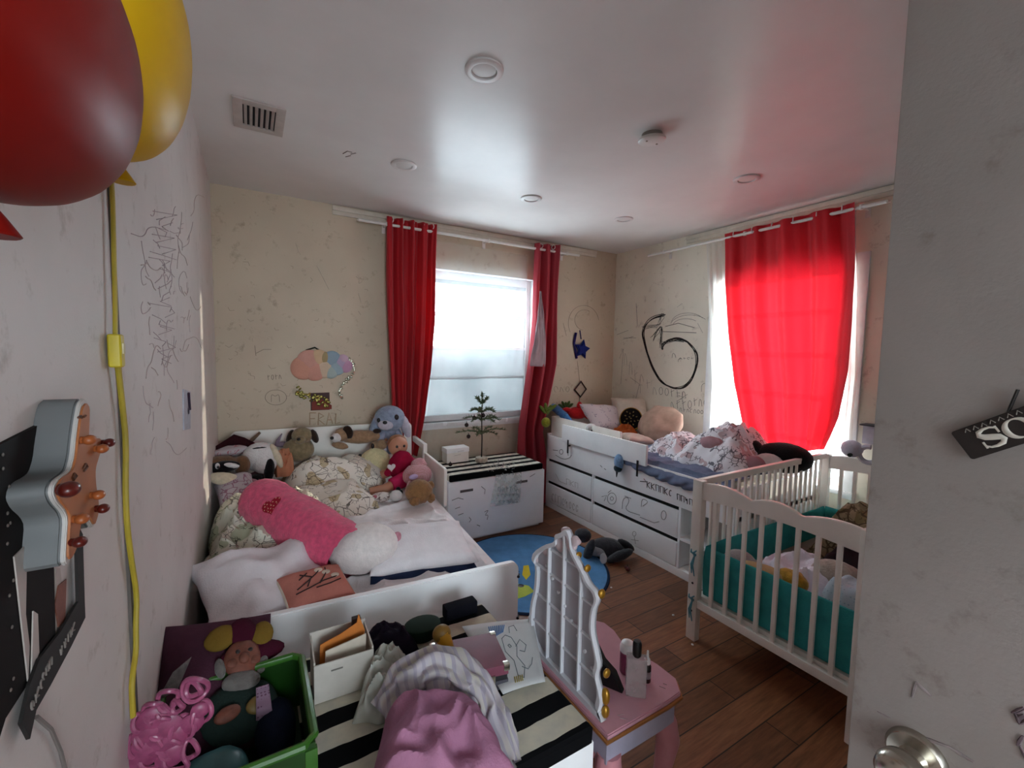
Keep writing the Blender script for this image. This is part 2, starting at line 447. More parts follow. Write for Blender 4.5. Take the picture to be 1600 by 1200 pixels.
y0, y1, z0, z1 = W2; xg = XR+.11
w = MB()
w.b2((xg-.03, y0, z0), (xg+.03, y0+f, z1)).b2((xg-.03, y1-f, z0), (xg+.03, y1, z1)).b2((xg-.03, y0+f, z1-f), (xg+.03, y1-f, z1)).b2((xg-.03, y0+f, z0), (xg+.03, y1-f, z0+f))
win2 = struct(w, 'window_2', FRAME, smooth=False)
for zz in (.93, 1.235, 1.53, 1.825):
    struct(MB().b2((xg-.015, y0+f, zz-.018), (xg+.015, y1-f, zz+.018)), 'window_crossbar', FRAME, win2, smooth=False)
struct(MB().b2((xg-.002, y0+f, z0+f), (xg+.002, y1-f, z1-f)), 'pane', GLASS, win2, smooth=False)
struct(MB().b2((XR-.018, y0-.07, z0-.05), (XR, y0, z1+.07), .004).b2((XR-.018, y1, z0-.05), (XR, y1+.07, z1+.07), .004).b2((XR-.017, y0, z1), (XR, y1, z1+.068), .004), 'window_casing', FRAME, win2)
struct(MB().b2((XR-.03, y0-.09, z0-.03), (xg-.03, y1+.09, z0), .005), 'window_sill', FRAME, win2)

# trims --------------------------------------------------------------
CREAM = mat('cream_trim', 'CFC6B6', .45, var=.06)
struct(MB().b2((.55, YB-.022, H-.045), (XR-.3, YB, H-.012), .006).b2((.55, YB-.014, H-.075), (XR-.3, YB, H-.045), .004), 'trim_1', CREAM)
struct(MB().b2((XR-.022, .6, H-.04), (XR, YB-.9, H-.008), .006).b2((XR-.014, .6, H-.07), (XR, YB-.9, H-.04), .004), 'trim_2', CREAM)
struct(MB().b2((XL, 1.028, .0), (XL+.005, 1.042, H)), 'trim_3', mat('wall_seam', '57504B', .8), smooth=False)
struct(MB().b2((XL, 1.05, 0), (XL+.014, YB, .09), .004), 'baseboard_left', CREAM)
struct(MB().b2((XL+.014, YB-.014, 0), (XR-.014, YB, .09), .004), 'baseboard_back', CREAM)
struct(MB().b2((XR-.014, .3, 0), (XR, YB-.014, .09), .004), 'baseboard_right', CREAM)

# door ---------------------------------------------------------------
DX = .75
DOORM = wall_mat('scuffed_door_paint', 'A39C98', .2)
door = struct(MB().b2((DX, -.5, .012), (DX+.036, .262, 2.04), .003), 'door_1', DOORM)
kb = at(1432, 1180, x=DX); ky, kz = kb.y, kb.z
k = MB().lathe([(.033, 0), (.033, .004), (.029, .010), (.016, .013), (.0135, .02), (.0135, .03)], (DX, ky, kz), (0, -PI/2, 0), 32)
struct(k, 'knob_rose', CHROME, door)
k = MB().lathe([(.013, .028), (.017, .032), (.0255, .040), (.0275, .050), (.026, .060), (.021, .066), (.012, .068), (.011, .064)], (DX, ky, kz), (0, -PI/2, 0), 32)
struct(k, 'knob', CHROME, door)
struct(MB().b2((DX+.008, .262, kz-.03), (DX+.028, .2635, kz+.03)), 'latch_plate', CHROME, door, smooth=False)
# scuffs on the door
SC = mat('purple_scuff', '6A5A60', .9, var=.3, scale=60); SC2 = mat('pale_scuff', '978A8A', .9, var=.3, scale=60)
def scuff(pts, mt, r):
    mb = MB()
    for a, b in zip(pts, pts[1:]):
        q0, q1 = at(*a, x=DX-.0006), at(*b, x=DX-.0006)
        for _ in range(3):
            j = Vector((0, random.uniform(-1, 1)*r, random.uniform(-1, 1)*r)); mb.tube([q0+j, (q0+q1)/2+j*1.4, q1+j], [r*.5, r*.8, r*.4], 6)
    return struct(mb, 'scuff_mark', mt, door)
scuff([(1600, 1105), (1582, 1112), (1590, 1128), (1600, 1120)], SC, .0022)
scuff([(1600, 1150), (1592, 1165), (1600, 1185)], SC, .0016)
scuff([(1440, 1150), (1480, 1165), (1520, 1190)], SC2, .002)
scuff([(1425, 1090), (1432, 1066), (1455, 1088)], SC2, .001)
scuff([(1371, 1112), (1390, 1122)], SC2, .001)

# sign on the door -----------------------------------------------------
sg = [at(1503, 668, x=DX-.003), at(1520, 718, x=DX-.003), at(1600, 690, x=DX-.003), at(1600, 636, x=DX-.003)]
tl_, bl_, br_, tr_ = sg
ex = ((tr_-tl_)+(br_-bl_)).normalized(); ez = (tl_-bl_); ez = (ez-ex*ez.dot(ex)).normalized(); ht = (tl_-bl_).length*.93
o0 = bl_
mx_s = Matrix(((ex.x, ez.x, -1, 0), (ex.y, ez.y, 0, 0), (ex.z, ez.z, 0, 0), (0, 0, 0, 1)))
mx_s = Matrix.Translation(o0) @ mx_s.to_3x3().to_4x4()
sign = thing('door_sign', 'dark plaque with white capital letters hung at a tilt on the grey door', 'sign', o0)
def rrect(w_, h_, r_, n=5):
    P = []
    for cx, cy, a0 in ((w_-r_, r_, -90), (w_-r_, h_-r_, 0), (r_, h_-r_, 90), (r_, r_, 180)):
        for i in range(n+1):
            a = R(a0+90*i/n); P.append((cx+r_*math.cos(a), cy+r_*math.sin(a)))
    return P
MB().prism(rrect(.19, ht, .003), .005, mx_s, .0008).build('board', mat('dark_brown_board', '231A17', .6, var=.3, scale=120), sign, world=True)
def letters(txt, size, off=0):
    cu = bpy.data.curves.new('t', 'FONT'); cu.body = txt; cu.size = size; cu.extrude = .0006; cu.offset = off
    ob = bpy.data.objects.new('t', cu); COL.objects.link(ob); bpy.context.view_layer.update()
    me = bpy.data.meshes.new_from_object(ob.evaluated_get(bpy.context.evaluated_depsgraph_get())); bpy.data.objects.remove(ob); bpy.data.curves.remove(cu)
    b = MB(); b.bm.from_mesh(me); return b
def serif(kind, w_, h_):
    """thick and thin strokes of a capital with serifs"""
    b = MB()
    if kind == 'O':
        P = [(w_/2+w_*.42*math.cos(a), h_/2+h_*.47*math.sin(a)) for a in [2*PI*i/30 for i in range(30)]]
        r_ = [.0008+.0022*abs(math.cos(2*PI*i/30))**1.5 for i in range(30)]; b.tube([(x, y, 0) for x, y in P], r_, 8, True)
    else:
        K = [(.86, .72), (.84, .86), (.66, .97), (.42, .97), (.2, .88), (.16, .72), (.3, .58), (.55, .48), (.78, .38), (.85, .24), (.74, .08), (.5, .02), (.28, .04), (.14, .14), (.12, .3)]
        r_ = [.0008, .001, .0012, .0016, .0024, .003, .0034, .0036, .0034, .003, .0024, .0016, .0012, .001, .0008]
        b.tube([(x*w_, y*h_, 0) for x, y in K], r_, 8)
        b.tube([(.86*w_, .6*h_, 0), (.86*w_, .95*h_, 0)], .0011, 6).tube([(.12*w_, .03*h_, 0), (.12*w_, .38*h_, 0)], .0011, 6)
    b.bm.transform(Matrix.Diagonal((1, 1, .25, 1)))
    return b
for ch, xx in (('S', .017), ('O', .0415)):
    b = serif(ch, .0245, ht*.62); b.bm.transform(mx_s @ Matrix.Translation((xx, ht*.16, .0055))); b.build('letter', mat('sign_cream', 'CFC9BE', .6), sign, world=True)
b = MB()
for i in range(7):
    xx = .012+.008*i; b.tube([(xx, ht*.84, .0055), (xx+.003, ht*.94, .0055), (xx+.005, ht*.82, .0055)], .0006, 5)
b.bm.transform(mx_s); b.build('small_script', mat('sign_grey', '7A726A', .7), sign, world=True)
MB().cyl(mx_s @ Vector((.055, ht*.98, .002)), mx_s @ Vector((.075, ht*1.5, .002)), .0016, None, 8).build('hanging_cord', BLACK, sign, world=True)

# ceiling fittings --------------------------------------------------------
def light(x, y, label):
    t = thing('recessed_light', label, 'ceiling light', (x, y, H), group='recessed lights in the ceiling')
    MB().lathe([(.074, 0), (.074, -.006), (.068, -.010), (.05, -.009), (.047, -.002), (.047, 0)], (0, 0, 0), n=40).build('trim_ring', mat('light_trim_white', 'CFC9C6', .45, var=.03), t)
    MB().lathe([(.046, -.001), (.046, -.004), (.03, -.006), (.001, -.007)], (0, 0, 0), n=32).build('diffuser', mat('off_diffuser', 'C8C2BE', .5, var=.03), t)
    return t
for x, y, lb in ((.795, 1.58, 'largest round white recessed light, nearest on the ceiling, switched off'),
                 (.794, 2.605, 'round white recessed light on the ceiling between the air vent and the bright window reflection'),
                 (1.722, 2.665, 'round white recessed light on the ceiling above the back window curtains'),
                 (2.60, 2.65, 'smallest recessed light, on the ceiling near the far right corner'),
                 (2.623, 1.645, 'recessed light in the pink glow of the ceiling above the red lit curtain')):
    light(x, y, lb)
t = thing('ceiling_cover', 'blank round white cover plate with two screws hanging from the ceiling', 'cover plate', (1.72, 1.58, H), (R(2), R(-3), 0))
MB().lathe([(.062, -.018), (.066, -.022), (.066, -.030), (.058, -.036), (.001, -.037)], n=40).build('plate', mat('cover_white', 'D6D0CB', .4, var=.03), t)
MB().cyl((0, 0, .004), (0, 0, -.022), .05, None, 24).build('housing', mat('cover_grey', '8A827C', .6), t)  # housing in a greyer tone than the plate
for sx in (-1, 1): MB().cyl((sx*.035, 0, -.036), (sx*.035, 0, -.039), .005, None, 10).build('screw', CHROME, t)
t = thing('ceiling_vent', 'white slatted air vent set in the ceiling above the left bed', 'air vent', (.06, 2.458, H))
VW = mat('vent_white', 'B8ADA6', .5, var=.1)
MB().b2((-.105, -.148, -.008), (-.066, .148, 0), .002).b2((.066, -.148, -.008), (.105, .148, 0), .002).b2((-.066, -.148, -.008), (.066, -.105, 0), .002).b2((-.066, .105, -.008), (.066, .148, 0), .002).build('frame', VW, t)
MB().b2((-.07, -.11, -.0015), (.07, .11, -.0005)).build('backing', mat('vent_dark', '171313', .9), t, smooth=False)
for i in range(6): MB().box((-.055+.022*i, 0, -.006), (.013, .212, .0015), (0, R(28), 0)).build('slat', VW, t, smooth=False)

# curtains --------------------------------------------------------------
RED = curtain_mat('red_satin', 'C41A26', .27)
REDP = curtain_mat('dusty_red_satin', 'C2404E', .35)
SHEER = sheer_mat('white_voile', .22); SHEER2 = sheer_mat('dense_white_voile', .8, (.86, .84, .78))
ROD = mat('white_rod', 'DCD8D2', .35, var=.04)
def rows(px, **pl): return [(at(*a, **pl), at(*b, **pl)) for a, b in px]
def curtain_mesh(K, nf, amp, nrm, seed=0, nu=90, nv=60, fade=1.0, head=None):
    def f(u, v):
        k = v*(len(K)-1); i = min(int(k), len(K)-2); t_ = k-i; t_ = t_*t_*(3-2*t_)*.5+t_*.5
        L = K[i][0].lerp(K[i+1][0], t_); Rr = K[i][1].lerp(K[i+1][1], t_)
        uu_ = u + .035*noise.noise(Vector((u*4, v*1.5, seed)))
        p = L.lerp(Rr, min(1, max(0, uu_)))
        a = amp*(1+.5*noise.noise(Vector((u*3, v*2, seed+4))))*(.85+.3*v*fade)
        ph = 2*PI*nf*u + .9*noise.noise(Vector((u*2, v*2.2, seed+9)))
        return p + nrm*(a*math.sin(ph) + .35*a*math.sin(2.3*ph+seed) + .02*noise.noise(Vector((u*5, v*4, seed))))
    return MB().grid(f, nu, nv)
def eyelets(t, K, n, nrm, r=.02):
    for i in range(n):
        p = K[0][0].lerp(K[0][1], (i+.5)/n)
        ax = (K[0][1]-K[0][0]).normalized()
        P = [p + Vector((0, 0, -.02)) + (ax*.35+nrm*.94).normalized()*math.cos(a)*r + Vector((0, 0, 1))*math.sin(a)*r for a in [2*PI*j/16 for j in range(16)]]
        MB().tube(P, .0035, 6, True).build('eyelet', ROD, t, world=True)
nb = Vector((0, -1, 0)); nrt = Vector((-1, 0, 0))
K = rows([((604, 338), (683, 352)), ((604, 430), (680, 440)), ((606, 500), (678, 505)), ((609, 580), (673, 580)), ((612, 640), (664, 640)), ((618, 705), (650, 712))], y=YB-.1)
for i, (a, b) in enumerate(K): a.y -= .0; 
t = thing('window_curtain', 'dark red curtain hanging beside the back window next to the blue plush bunny', 'curtain', (K[-1][0]+K[-1][1])/2, group='red curtains of the back window')
curtain_mesh(K, 4.5, .03, nb, 1).build('drape', RED, t, world=True, thick=.002); eyelets(t, K, 5, nb)
K = rows([((836, 380), (874, 384)), ((834, 440), (871, 440)), ((832, 500), (869, 500)), ((826, 565), (868, 568)), ((818, 620), (858, 622)), ((811, 670), (849, 675)), ((809, 715), (856, 722)), ((820, 770), (857, 790))], y=YB-.1)
t = thing('window_curtain', 'twisted red curtain bunched beside the right bed, showing its pale satin side', 'curtain', (K[-1][0]+K[-1][1])/2, group='red curtains of the back window')
curtain_mesh(K, 2.5, .035, nb, 5).build('drape', REDP, t, world=True, thick=.002); eyelets(t, K, 2, nb)
Kl = rows([((843, 455), (846, 455)), ((840, 490), (850, 492)), ((835, 530), (853, 535)), ((828, 572), (852, 573))], y=YB-.15)
curtain_mesh(Kl, 1, .004, nb, 3, 16, 20).build('satin_lining', cloth('silver_pink_satin', 'A8959A', .1, .1), t, world=True, thick=.002)
K = rows([((1133, 366), (1337, 316)), ((1134, 440), (1337, 420)), ((1139, 520), (1335, 500)), ((1147, 600), (1328, 580)), ((1160, 660), (1312, 650)), ((1180, 712), (1290, 702))], x=XR-.1)
t = thing('window_curtain', 'glowing bright red curtain over the sunlit right window', 'curtain', (K[-1][0]+K[-1][1])/2)
curtain_mesh(K, 4.2, .022, nrt, 8).build('drape', RED, t, world=True, thick=.0); eyelets(t, K, 6, nrt)
K = rows([((680, 374), (824, 400)), ((678, 450), (823, 470)), ((676, 560), (822, 560)), ((668, 640), (812, 650)), ((660, 700), (806, 705)), ((655, 735), (800, 740))], y=YB-.04)
o = single(curtain_mesh(K, 9, .012, nb, 12, 140, 40), 'sheer_curtain', SHEER, 'sheer white voile across the back window behind the little tree', 'sheer curtain')
K = rows([((1104, 380), (1150, 366)), ((1108, 480), (1152, 470)), ((1112, 580), (1160, 580)), ((1118, 690), (1180, 695))], x=XR-.045)
o = single(curtain_mesh(K, 4, .009, nrt, 14, 60, 30), 'sheer_curtain', SHEER2, 'narrow sheer white voile left of the glowing red curtain, near the drawn number', 'sheer curtain')
K = rows([((1325, 330), (1338, 326)), ((1318, 480), (1340, 470)), ((1300, 600), (1338, 590)), ((1278, 690), (1332, 690))], x=XR-.05)
o = single(curtain_mesh(K, 3, .009, nrt, 17, 50, 30), 'sheer_curtain', SHEER2, 'sheer white voile right of the glowing red curtain, above the cot', 'sheer curtain')
def rod(a, b, label, nrm, wall):
    t = thing('curtain_rod', label, 'curtain rod', (a+b)/2)
    MB().cyl(a, b, .011, None, 14).build('rod', ROD, t, world=True)
    MB().cyl(a-nrm*.055+Vector((0, 0, .012)), b-nrm*.055+Vector((0, 0, .012)), .007, None, 10).build('sheer_rod', ROD, t, world=True)
    for k in (.1, .52, .93):
        p = a.lerp(b, k); q = p - nrm*wall
        MB().cyl(p, q, .007, None, 8).cyl(p-Vector((0, 0, .014)), p+Vector((0, 0, .016)), .012, None, 10).box((q.x+nrm.x*.004, q.y+nrm.y*.004, q.z-.01), (.03 if nrm.y else .006, .006 if nrm.y else .03, .08), bev=.002).build('bracket', ROD, t, world=True)
    return t
a = at(560, 333, y=YB-.1); b = at(905, 398, y=YB-.1); a.z = b.z = 2.47
rod(a, b, 'white curtain rod along the top of the back wall', nb, .1)
a = at(1013, 400, x=XR-.1); b = at(1386, 320, x=XR-.1); a.z = b.z = 2.455
rod(a, b, 'white curtain rod above the right hand window', nrt, .1)

# drawings on the walls --------------------------------------------------
def soft(L, it=2):
    for _ in range(it if len(L) > 3 else 0):
        Q = [L[0]]
        for a, b in zip(L, L[1:]): Q += [(a[0]*.75+b[0]*.25, a[1]*.75+b[1]*.25), (a[0]*.25+b[0]*.75, a[1]*.25+b[1]*.75)]
        L = Q+[L[-1]]
    return L
def marks(parent, lines, mt, r, **pl):
    mb = MB()
    for L in lines:
        P = [at(*p, **pl) for p in soft(L)]
        mb.tube(P, r, 5)
    return mb.build('crayon_drawing', mt, parent)
def arc(cx, cy, rx, ry, a0, a1, n=16): return [(cx+rx*math.cos(R(a0+(a1-a0)*i/n)), cy+ry*math.sin(R(a0+(a1-a0)*i/n))) for i in range(n+1)]
def wob(L, k, n): 
    return [[(x+random.uniform(-k, k), y+random.uniform(-k, k)) for x, y in L] for _ in range(n)]
PR = dict(x=XR-.0005)
five = [(1038, 492), (1020, 496), (1008, 508), (1004, 522), (1010, 548), (1020, 575), (1032, 595), (1048, 606), (1066, 607), (1080, 596), (1088, 578), (1090, 556), (1082, 540), (1068, 530), (1050, 529), (1036, 538), (1034, 545)]
marks(wall_right, wob(five, 2.2, 6), INK, .0036, **PR)
marks(wall_right, wob([(1036, 536), (1052, 531), (1066, 532)], 3, 8)+wob([(1006, 512), (1030, 508), (1036, 492)], 4, 5)+wob([(1020, 530), (1028, 520), (1034, 508), (1034, 540)], 4, 6), INK, .0018, **PR)
marks(wall_right, [arc(1075, 505, 26, 16, 190, 330), arc(1072, 508, 20, 10, 190, 320), arc(1078, 512, 32, 20, 200, 320)], INK2, .0018, **PR)
marks(wall_right, [[(1040, 510), (1060, 505), (1085, 512)], [(1036, 518), (1088, 520)]], INK2, .003, **PR)
marks(wall_right, [[(964, 523), (982, 516)], [(974, 528), (994, 528)], [(974, 530), (990, 526)], [(994, 474), (996, 510)], [(968, 560), (974, 545), (970, 600)], [(985, 590), (999, 600), (993, 625)]], INK, .0014, **PR)
lt = []
random.seed(3)
def glyphs(x, y, n, dx, h, slope=0, seed=1):
    rn = random.Random(seed); out = []
    for i in range(n):
        xx, yy = x+dx*i, y+slope*dx*i
        k = rn.random()
        if k < .3: out.append(arc(xx+dx*.3, yy, dx*.33, h*.5, rn.uniform(0, 180), rn.uniform(300, 480), 8))
        elif k < .65: out.append([(xx, yy+h*.5), (xx+dx*.1, yy-h*.5), (xx+dx*.5, yy+h*rn.uniform(-.5, .5)), (xx+dx*.6, yy+h*.5)])
        else: out.append([(xx+dx*.1, yy-h*.5), (xx+dx*.2, yy+h*.5)]); out.append([(xx, yy-h*.1), (xx+dx*.6, yy-h*rn.uniform(0, .4))])
    return out
marks(wall_right, glyphs(1030, 611, 5, 9, 12, .15, 4)+glyphs(1048, 632, 4, 9, 13, 0, 5)+glyphs(1084, 628, 3, 8, 12, .1, 6)+glyphs(1062, 640, 8, 5.5, 6, .12, 7), INK, .0016, **PR)
marks(wall_right, [[(1060, 618), (1072, 622), (1062, 624)], [(1066, 612), (1066, 628)], [(1074, 616), (1058, 627)]]+glyphs(1050, 555, 2, 10, 8, .9, 9)+glyphs(1062, 560, 4, 6, 3, 0, 12)+[[(1096, 612), (1096, 600), (1106, 598), (1106, 616)]], INK, .0014, **PR)
marks(wall_right, glyphs(975, 560, 4, 8, 22, 1.8, 10)+glyphs(1000, 590, 3, 10, 14, 1, 11)+[[(1058, 480), (1066, 474)], [(1090, 505), (1098, 520)]], INK2, .0012, **PR)
PB = dict(y=YB-.0005)
marks(wall_back, [arc(912, 505, 24, 28, 150, 350), arc(913, 500, 15, 16, 100, 300), [(880, 505), (885, 525)]]+glyphs(866, 608, 3, 9, 9, 0, 3), INK2, .0016, **PB)
marks(wall_back, [arc(431, 621, 17, 12, 0, 370), [(424, 628), (424, 615), (430, 620), (436, 615), (437, 628)]]+glyphs(418, 590, 4, 6, 8, -.1, 2)+[[(398, 540), (400, 556)], [(400, 552), (412, 546), (424, 546)]], mat('faint_brown_pencil', '6B6055', .9), .0014, **PB)
rn = random.Random(11); L = []
for i in range(46):
    x, y = rn.uniform(345, 590), rn.uniform(400, 655); a = rn.uniform(0, PI); l = rn.uniform(2, 9)
    L.append([(x, y), (x+l*math.cos(a), y+l*math.sin(a)*.6), (x+l*1.5*math.cos(a+.5), y+l*math.sin(a+.8))])
marks(wall_back, L, mat('grey_brown_smudge', '86796A', .95), .0012, **PB)
marks(wall_back, [[(462, 380), (466, 392), (470, 398)], [(495, 415), (506, 436), (514, 452)], [(330, 430), (334, 440), (331, 455)], [(556, 432), (562, 436), (560, 444), (566, 440)], [(560, 458), (564, 472)], [(560, 486), (564, 492)]], mat('pale_scrape', 'B5A896', .9), .0025, **PB)
PL = dict(x=XL+.0005)
rn = random.Random(5); L = []
for i in range(60):
    x = rn.uniform(226, 300); y = rn.uniform(335, 690); a = rn.uniform(0, 2*PI); l = rn.uniform(5, 18)
    P = [(x, y)]
    for k in range(rn.randint(2, 6)): a += rn.uniform(-1.3, 1.3); P.append((P[-1][0]+.4*l*math.cos(a), P[-1][1]+l*math.sin(a)))
    L.append(P)
marks(bpy.data.objects['ceiling'], [[(536, 240), (543, 236), (550, 238)], [(548, 241), (556, 239)], [(540, 245), (548, 243)]], mat('ceiling_smudge', '8A8079', .9), .003, z=H-.0005)
marks(wall_left, L[:34], mat('mauve_crayon', 'B0A3A3', .9), .0009, **PL)
marks(wall_left, L[34:], mat('pale_mauve_crayon', 'B4A6A0', .9), .0012, **PL)
rn = random.Random(8)
marks(wall_left, [[(250+rn.uniform(-20, 20), 330+i*9), (262+rn.uniform(-16, 16), 336+i*9), (258+rn.uniform(-18, 18), 343+i*9)] for i in range(26)]+[[(205, 365), (225, 372), (232, 352), (262, 360)]], mat('grey_mauve_crayon', 'A5989A', .9), .001, **PL)
# ================================================================== LEFT BED
BA = R(-4.5)
bed = thing('child_bed', 'white low child bed along the left wall heaped with plush toys', 'bed', (.965, 1.53, 0), BA)
BW = -1.155
mb = MB(); P = rrect(1.155, .33, .035, 6)
mb.prism(P, .03, Matrix.Translation((BW, .03, .28)) @ Matrix.Rotation(PI/2, 4, 'X'), .004); mb.build('footboard', WHITE, bed)
for zz in (.36, .545): MB().cyl((-.004, -.004, zz), (-.004+.01, .014, zz), .006).lathe([(.007, 0), (.007, .003), (.003, .005)], (.0, .015, zz), (0, PI/2, 0), 12).build('bolt', BLACK, bed)
for xx in (BW+.03, -.05):
    MB().b2((xx-.025, .03, 0), (xx+.025, .075, .5), .004).build('leg', WHITE, bed)
    MB().b2((xx-.025, 1.88, 0), (xx+.025, 1.925, .6), .004).build('leg', WHITE, bed)
mb = MB(); mb.prism(rrect(1.255, .62, .04, 6), .025, Matrix.Translation((BW-.10, 1.955, .295)) @ Matrix.Rotation(PI/2, 4, 'X'), .004); mb.build('headboard', WHITE2, bed)
MB().b2((-.022, .03, .2), (0, 1.93, .36), .004).build('side_rail', WHITE, bed)
MB().b2((BW, .03, .2), (BW+.022, 1.93, .36), .004).build('side_rail', WHITE, bed)
MB().b2((BW, .05, .24), (-.02, 1.92, .27)).build('slat_base', WHITE2, bed, smooth=False)
g = MB(); g.prism(rrect(.52, .26, .02, 5), .02, Matrix.Translation((.012, 1.09, .475)) @ Matrix(((0, 0, 1, 0), (1, 0, 0, 0), (0, 1, 0, 0), (0, 0, 0, 1))), .003)
g.build('guard_panel', WHITE2, bed)
MB().b2((.008, 1.6, .755), (.034, 1.935, .80), .006).b2((.006, 1.585, .36), (.036, 1.625, .80), .006).build('guard_rail', WHITE2, bed)
SHEET = cloth('lilac_white_sheet', 'F1EEF0', .08)
mt = thing('mattress', 'mattress under a pale fitted sheet on the left bed', 'mattress', (.965, 1.53, 0), BA)
def fm(u, v): return None
b = MB(); b.box(((BW+.01)/2+.0, 1.0, .40), (1.135, 1.86, .23), bev=.05, seg=4)
bmesh.ops.subdivide_edges(b.bm, edges=[e for e in b.bm.edges if e.calc_length() > .3], cuts=50, use_grid_fill=True)
for v in b.bm.verts:
    if v.co.z > .5 and False:
        a = v.co.x*.7+v.co.y*.4
        v.co.z += .009*(1-abs(noise.noise(Vector((a*9, v.co.y*2.5, 1))))*2)+.006*(1-abs(noise.noise(v.co*5+Vector((0, 0, 7))))*2)-.006
b.build('core', SHEET, mt)
def sh(u, v):
    x = BW+.02+(1.125)*u; y = .075+1.84*v
    e = min(1, min(u, 1-u)*14, min(v, 1-v)*22); e = math.sin(e*PI/2)
    q = Vector((x*2.2+y*5.5, y*1.8-x*3.2, 1)); q = q+noise.noise_vector(Vector((x*3, y*3, 2)))*.7
    rd = max(0, 1-abs(noise.noise(q))*3.2)
    rd2 = max(0, 1-abs(noise.noise(Vector((x*9-y*4, y*3+x, 5))))*4)
    z = .470+.048*e+e*(.024*rd+.010*rd2)
    ox = (.018*(1-e) if u > .5 else -.018*(1-e))*(min(u, 1-u) < .07)
    return Vector((x+ox, y, z))
MB().grid(sh, 110, 180).build('fitted_sheet', SHEET, mt)
BZ = .52

WPIL = cloth('white_cotton', 'EDEAED', .06); WPIL2 = cloth('lilac_cotton', 'E2DCDF', .06)
def pil(name, c, size, rot, mt_, label, seed, parts=None, group=None, wr=.012, pin=.09, flat=0):
    t = MB().pillow(*size, mfrom(c, rot), pin, seed, wr, flat=flat)
    return single(t, name, mt_, label, 'pillow', group)
pil('pillow', (.035, 1.86, .602), (.45, .43, .15), (R(13), R(5), R(16)), WPIL2, 'big plain white pillow in the near left corner of the left bed', 3, wr=.045)
p2 = thing('pillow', 'white pillow with navy underside lying by the right end of the footboard', 'pillow', (.66, 1.92, .592), (R(9), R(2), R(-9)))
MB().pillow(.47, .36, .105, None, .06, 9, .012).build('cover', WPIL, p2)
b = MB(); b.pillow(.465, .36, .085, mfrom((0, -.010, -.032)), .05, 4, .004); b.build('underside', cloth('navy_cotton', '27324F'), p2)
# pink printed cushion
pc = at(494, 918, z=.61); 
t = thing('cushion', 'small coral cushion with dark line drawing and white piping between the two white pillows', 'cushion', pc, (R(15), R(4), R(12)), .86)
MB().pillow(.27, .22, .09, None, .05, 6, .004).build('cover', cloth('coral_cotton', 'B87568', .1), t)
P = []
for i in range(48):
    a = 2*PI*i/48; u = math.copysign(abs(math.cos(a))**.25, math.cos(a)); v = math.copysign(abs(math.sin(a))**.25, math.sin(a)); P.append((.135*u*(1-.05*(1-v*v)), .11*v*(1-.05*(1-u*u)), 0))
MB().tube(P, .006, 6, True).build('piping', cloth('cream_piping', 'CFC3B4'), t)
def ptop(x, y):
    u, v = min(1, abs(x)/.135), min(1, abs(y)/.11); return .045*max(0, (1-u**4)*(1-v**4))**.55+.002
mb = MB()
for L in ([(-.09, -.03), (-.04, 0), (0, .03), (.03, .06)], [(-.1, -.05), (-.04, -.04), (.02, -.02), (.08, -.01)], [(-.05, -.03), (-.02, .02), (-.06, .05)], [(0, -.03), (.04, .02), (.05, .06)], [(-.02, -.05), (.04, -.045), (.09, -.03)], [(-.07, .02), (-.03, .05)]):
    mb.tube([(x, y, ptop(x, y)) for x, y in L], .0028, 5)
mb.build('line_drawing', mat('dark_maroon_ink', '2E1A1A', .9), t)
mb = MB(); 
for x, y in ((.045, .03), (.075, .0), (.02, .055)): mb.ell((x, y, ptop(x, y)-.001), (.018, .014, .004))
mb.build('pale_flower', cloth('pale_flower_print', 'C9B7A6'), t)

# pink bolster ---------------------------------------------------------
PINK = plush_mat('pink_terry', 'DB5478', .17)
A = at(394, 772, z=.75); B = at(548, 868, z=.635); ax = (B-A)
t = thing('plush_bolster', 'long fuzzy pink bolster toy with white muzzle end and red heart patch', 'plush bolster', (A+B)/2, (0, 0, 0))
d = ax.normalized(); side = d.cross(Vector((0, 0, 1))).normalized(); up = side.cross(d)
rad = .120; n = 26; b = MB(); Lg = ax.length
prof = [(0, 0), (.35, .012), (.62, .04), (.85, .085), (.97, .13), (1, .2)] + [(1-.03*math.sin(i*.9)*.5, .2+.6*i/8) for i in range(1, 8)] + [(1.0, .82), (.96, .93), (.9, 1.0)]
def fb(u, v):
    k = v*(len(prof)-1); i = min(int(k), len(prof)-2); q = k-i
    r_ = prof[i][0]*(1-q)+prof[i+1][0]*q; h_ = prof[i][1]*(1-q)+prof[i+1][1]*q
    a = 2*PI*u; p = A + ax*h_ + (side*math.cos(a)+up*math.sin(a))*r_*rad
    return p + Vector(noise.noise_vector(p*70))*.004 + Vector(noise.noise_vector(p*14))*.006
b.grid(fb, 56, 70, True).build('body', PINK, t, world=True)
fc = at(568, 856, z=.645)
b = MB().ell((0, 0, 0), (.145, .105, .105), (0, 0, 0), 30); b.bm.transform(Matrix.Translation(fc) @ Matrix.Rotation(face(fc)+R(-8), 4, 'Z') @ Matrix.Rotation(R(-10), 4, 'Y')); b.jit(.002, 80)
b.build('muzzle', plush_mat('white_fleece', 'E2DAD6', .08), t, world=True)
q = at(619, 841, z=.655); MB().ell(q, (.022, .016, .03), (0, R(25), 0)).build('nose', plush_mat('rosy_fleece', 'B97F8B'), t, world=True)
